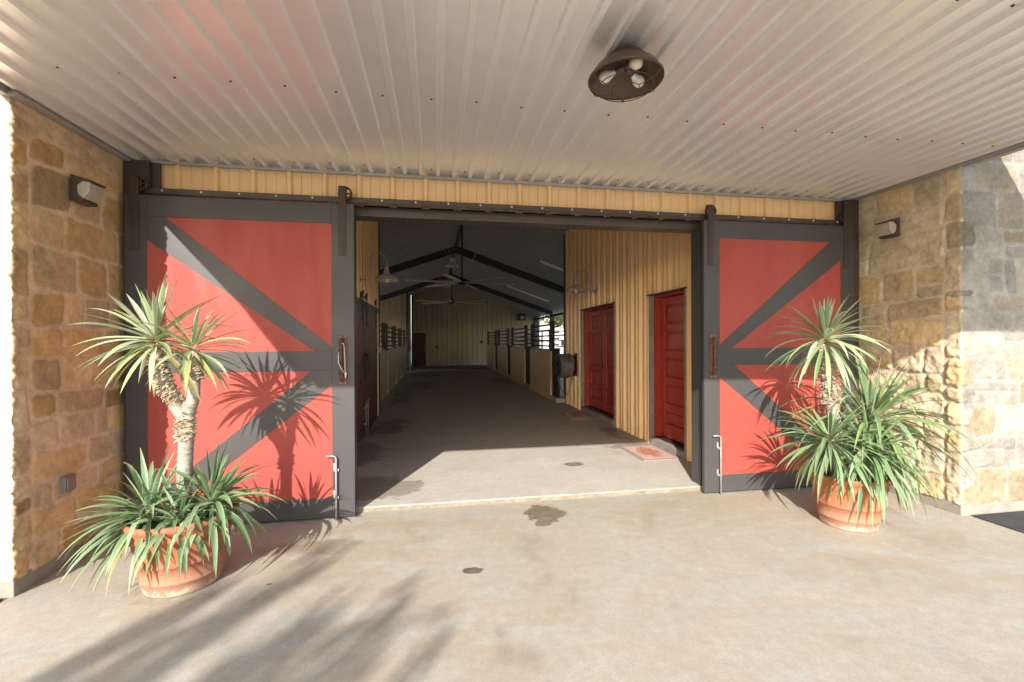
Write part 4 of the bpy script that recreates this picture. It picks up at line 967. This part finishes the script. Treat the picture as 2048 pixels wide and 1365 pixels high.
# ------------------------------------------------------------------ trees
def tree(name, label, loc, h, cr, nleaf, seed, cols, group=None, squash=.8, ls=.12, trunk_r=.16, crown_z=None):
    R = random.Random(seed); root = thing(name, label, 'tree', loc, group=group)
    tb = MB(); cz = crown_z if crown_z is not None else h-cr*squash; tips = []
    tb.tube([(0,0,-.1),(R.uniform(-.1,.1),R.uniform(-.1,.1),cz*.5),(R.uniform(-.2,.2),R.uniform(-.2,.2),cz)], [trunk_r,trunk_r*.8,trunk_r*.6], 9)
    for i in range(9):
        a = i*2.4+R.uniform(-.3,.3); e = R.uniform(.1,1.3); L = cr*R.uniform(.55,.95)
        d = Vector((math.cos(a)*math.cos(e), math.sin(a)*math.cos(e), math.sin(e)*squash)); p0 = Vector((0,0,cz*R.uniform(.7,1)))
        p1 = p0+d*L*.5+Vector((R.uniform(-.1,.1),R.uniform(-.1,.1),.1))*cr*.3; p2 = p0+d*L
        tb.tube([p0,p1,p2], [trunk_r*.4,trunk_r*.22,trunk_r*.06], 6); tips += [p1, p2]
        for k in range(3):
            q = p1+Vector((R.uniform(-1,1),R.uniform(-1,1),R.uniform(-.4,.9)))*cr*.35; tb.tube([p1, q], [trunk_r*.14, trunk_r*.04], 5); tips.append(q)
    tb.build('trunk', M['treebark'], root)
    cb = MB(); cb.c = []
    for i in range(nleaf):
        c = Vector(R.choice(tips))+Vector((R.gauss(0,1),R.gauss(0,1),R.gauss(0,.8)))*cr*.17
        n = Vector((R.gauss(0,1),R.gauss(0,1),R.gauss(0,1)+.4)).normalized(); x = n.cross(Vector((R.gauss(0,1),R.gauss(0,1),R.gauss(0,1)))).normalized(); y = n.cross(x); s = ls*R.uniform(.5,1.2)
        cc = R.choice(cols); k = R.uniform(.75,1.25); o0 = len(cb.v)
        cb.v += [tuple(c-x*s), tuple(c-y*s*.45), tuple(c+x*s), tuple(c+y*s*.45)]; cb.f.append((o0,o0+1,o0+2,o0+3)); cb.m.append(0); cb.s.append(False)
        cb.c += [[cc[0]*k, cc[1]*k, cc[2]*k, 1]]*4
    cb.build('crown', M['treeleaf'], root); return root
TG = [(.10,.14,.04),(.14,.18,.05),(.08,.115,.035),(.19,.22,.06)]
tl = [((11.2,36,0),7,3.0,'leafy green tree seen between the roof post and the tan wall'),((13.2,47,0),6.5,3.0,'rounder green tree outside, beyond the nearest yard tree'),((18,44,0),9,4.2,'tall green tree farther off beyond the pens'),((9.6,52,0),7.5,3.2,'green tree outside beyond the far end of the barn')]
for i, (p, h, c, lb) in enumerate(tl): tree('tree', lb, p, h, c, 5200, 40+i, TG, 'trees in the yard beside the barn', ls=.17)
sh = thing('shed', 'low pale shed in the yard beyond the pipe fences', 'shed', (10.5, 48, 0))
MB().box(-3,3,-2,2,0,2.6).build('wall', M['white'], sh); MB().prism([(-3.3,-2.3,2.6),(3.3,-2.3,2.6),(3.3,-2.3,2.75),(0,-2.3,3.6),(-3.3,-2.3,2.75)], (0,4.6,0)).build('roof', M['trim'], sh); MB().box(-.5,.5,-2.04,-2.003,0,2.1).build('door', M['trim'], sh)

# tree behind the viewer, whose limbs throw the soft streaks on the paving
R = random.Random(77)
bt = thing('tree', 'sparse upswept tree standing out in front of the porch', 'tree', (-5.6, -6.6, 0))
tb = MB(); tb.tube([(0,0,-.1),(.05,0,1.5),(0,.1,3.0)], [.16,.13,.1], 10)
limbs = []
TIPS = [(-1.42,3.15,4.9),(-1.22,3.0,5.3),(-.80,3.55,5.2),(-1.0,3.2,4.6),(-.5,3.0,5.0),(-.65,2.75,4.5),(-.28,2.6,5.2),(-1.6,2.85,5.5),(-.2,2.75,4.8),(-.1,2.2,4.7),(-.9,2.6,5.4)]
for i, (sx_, sy_, z) in enumerate(TIPS):          # upswept limbs
    tip = Vector((sx_-.733*z+5.6, sy_-1.905*z+6.6, z)); p0 = Vector((0,.1,2.2+R.random()*.7)); mid = p0.lerp(tip, .5)+Vector((R.uniform(-.15,.15), R.uniform(-.15,.15), -.1))
    tb.tube([p0, mid, tip], [.055,.035,.012], 7); limbs.append((p0, mid, tip))
for i in range(7):
    a = i*2.4+.5; tip = Vector((1.2*math.cos(a)-.8, 1.2*math.sin(a)-.9, R.uniform(3.4,4.4))); p0 = Vector((0,.1,2.4)); mid = p0.lerp(tip, .5)+Vector((0,0,.15))
    tb.tube([p0, mid, tip], [.055,.035,.012], 7); limbs.append((p0, mid, tip))
tb.build('trunk', M['treebark'], bt)
cb = MB(); cb.c = []
for i in range(1500):
    p = R.choice(limbs); t_ = R.random(); c = Vector(p[1]).lerp(Vector(p[2]), t_)+Vector((R.gauss(0,.085),R.gauss(0,.085),R.gauss(0,.09)))
    d = (Vector(p[2])-Vector(p[1])).normalized(); d = (d+Vector((R.gauss(0,.25),R.gauss(0,.3),R.gauss(0,.3)))).normalized(); x = d; y = d.cross(Vector((R.gauss(0,1),R.gauss(0,1),.1))).normalized(); s = R.uniform(.08,.18); o0 = len(cb.v)
    cb.v += [tuple(c-x*s), tuple(c-y*s*.2), tuple(c+x*s), tuple(c+y*s*.2)]; cb.f.append((o0,o0+1,o0+2,o0+3)); cb.m.append(0); cb.s.append(False); cb.c += [[.12,.16,.06,1]]*4
cb.build('crown', M['treeleaf'], bt)
for o in bpy.data.objects:
    if '_w' in o: del o['_w']
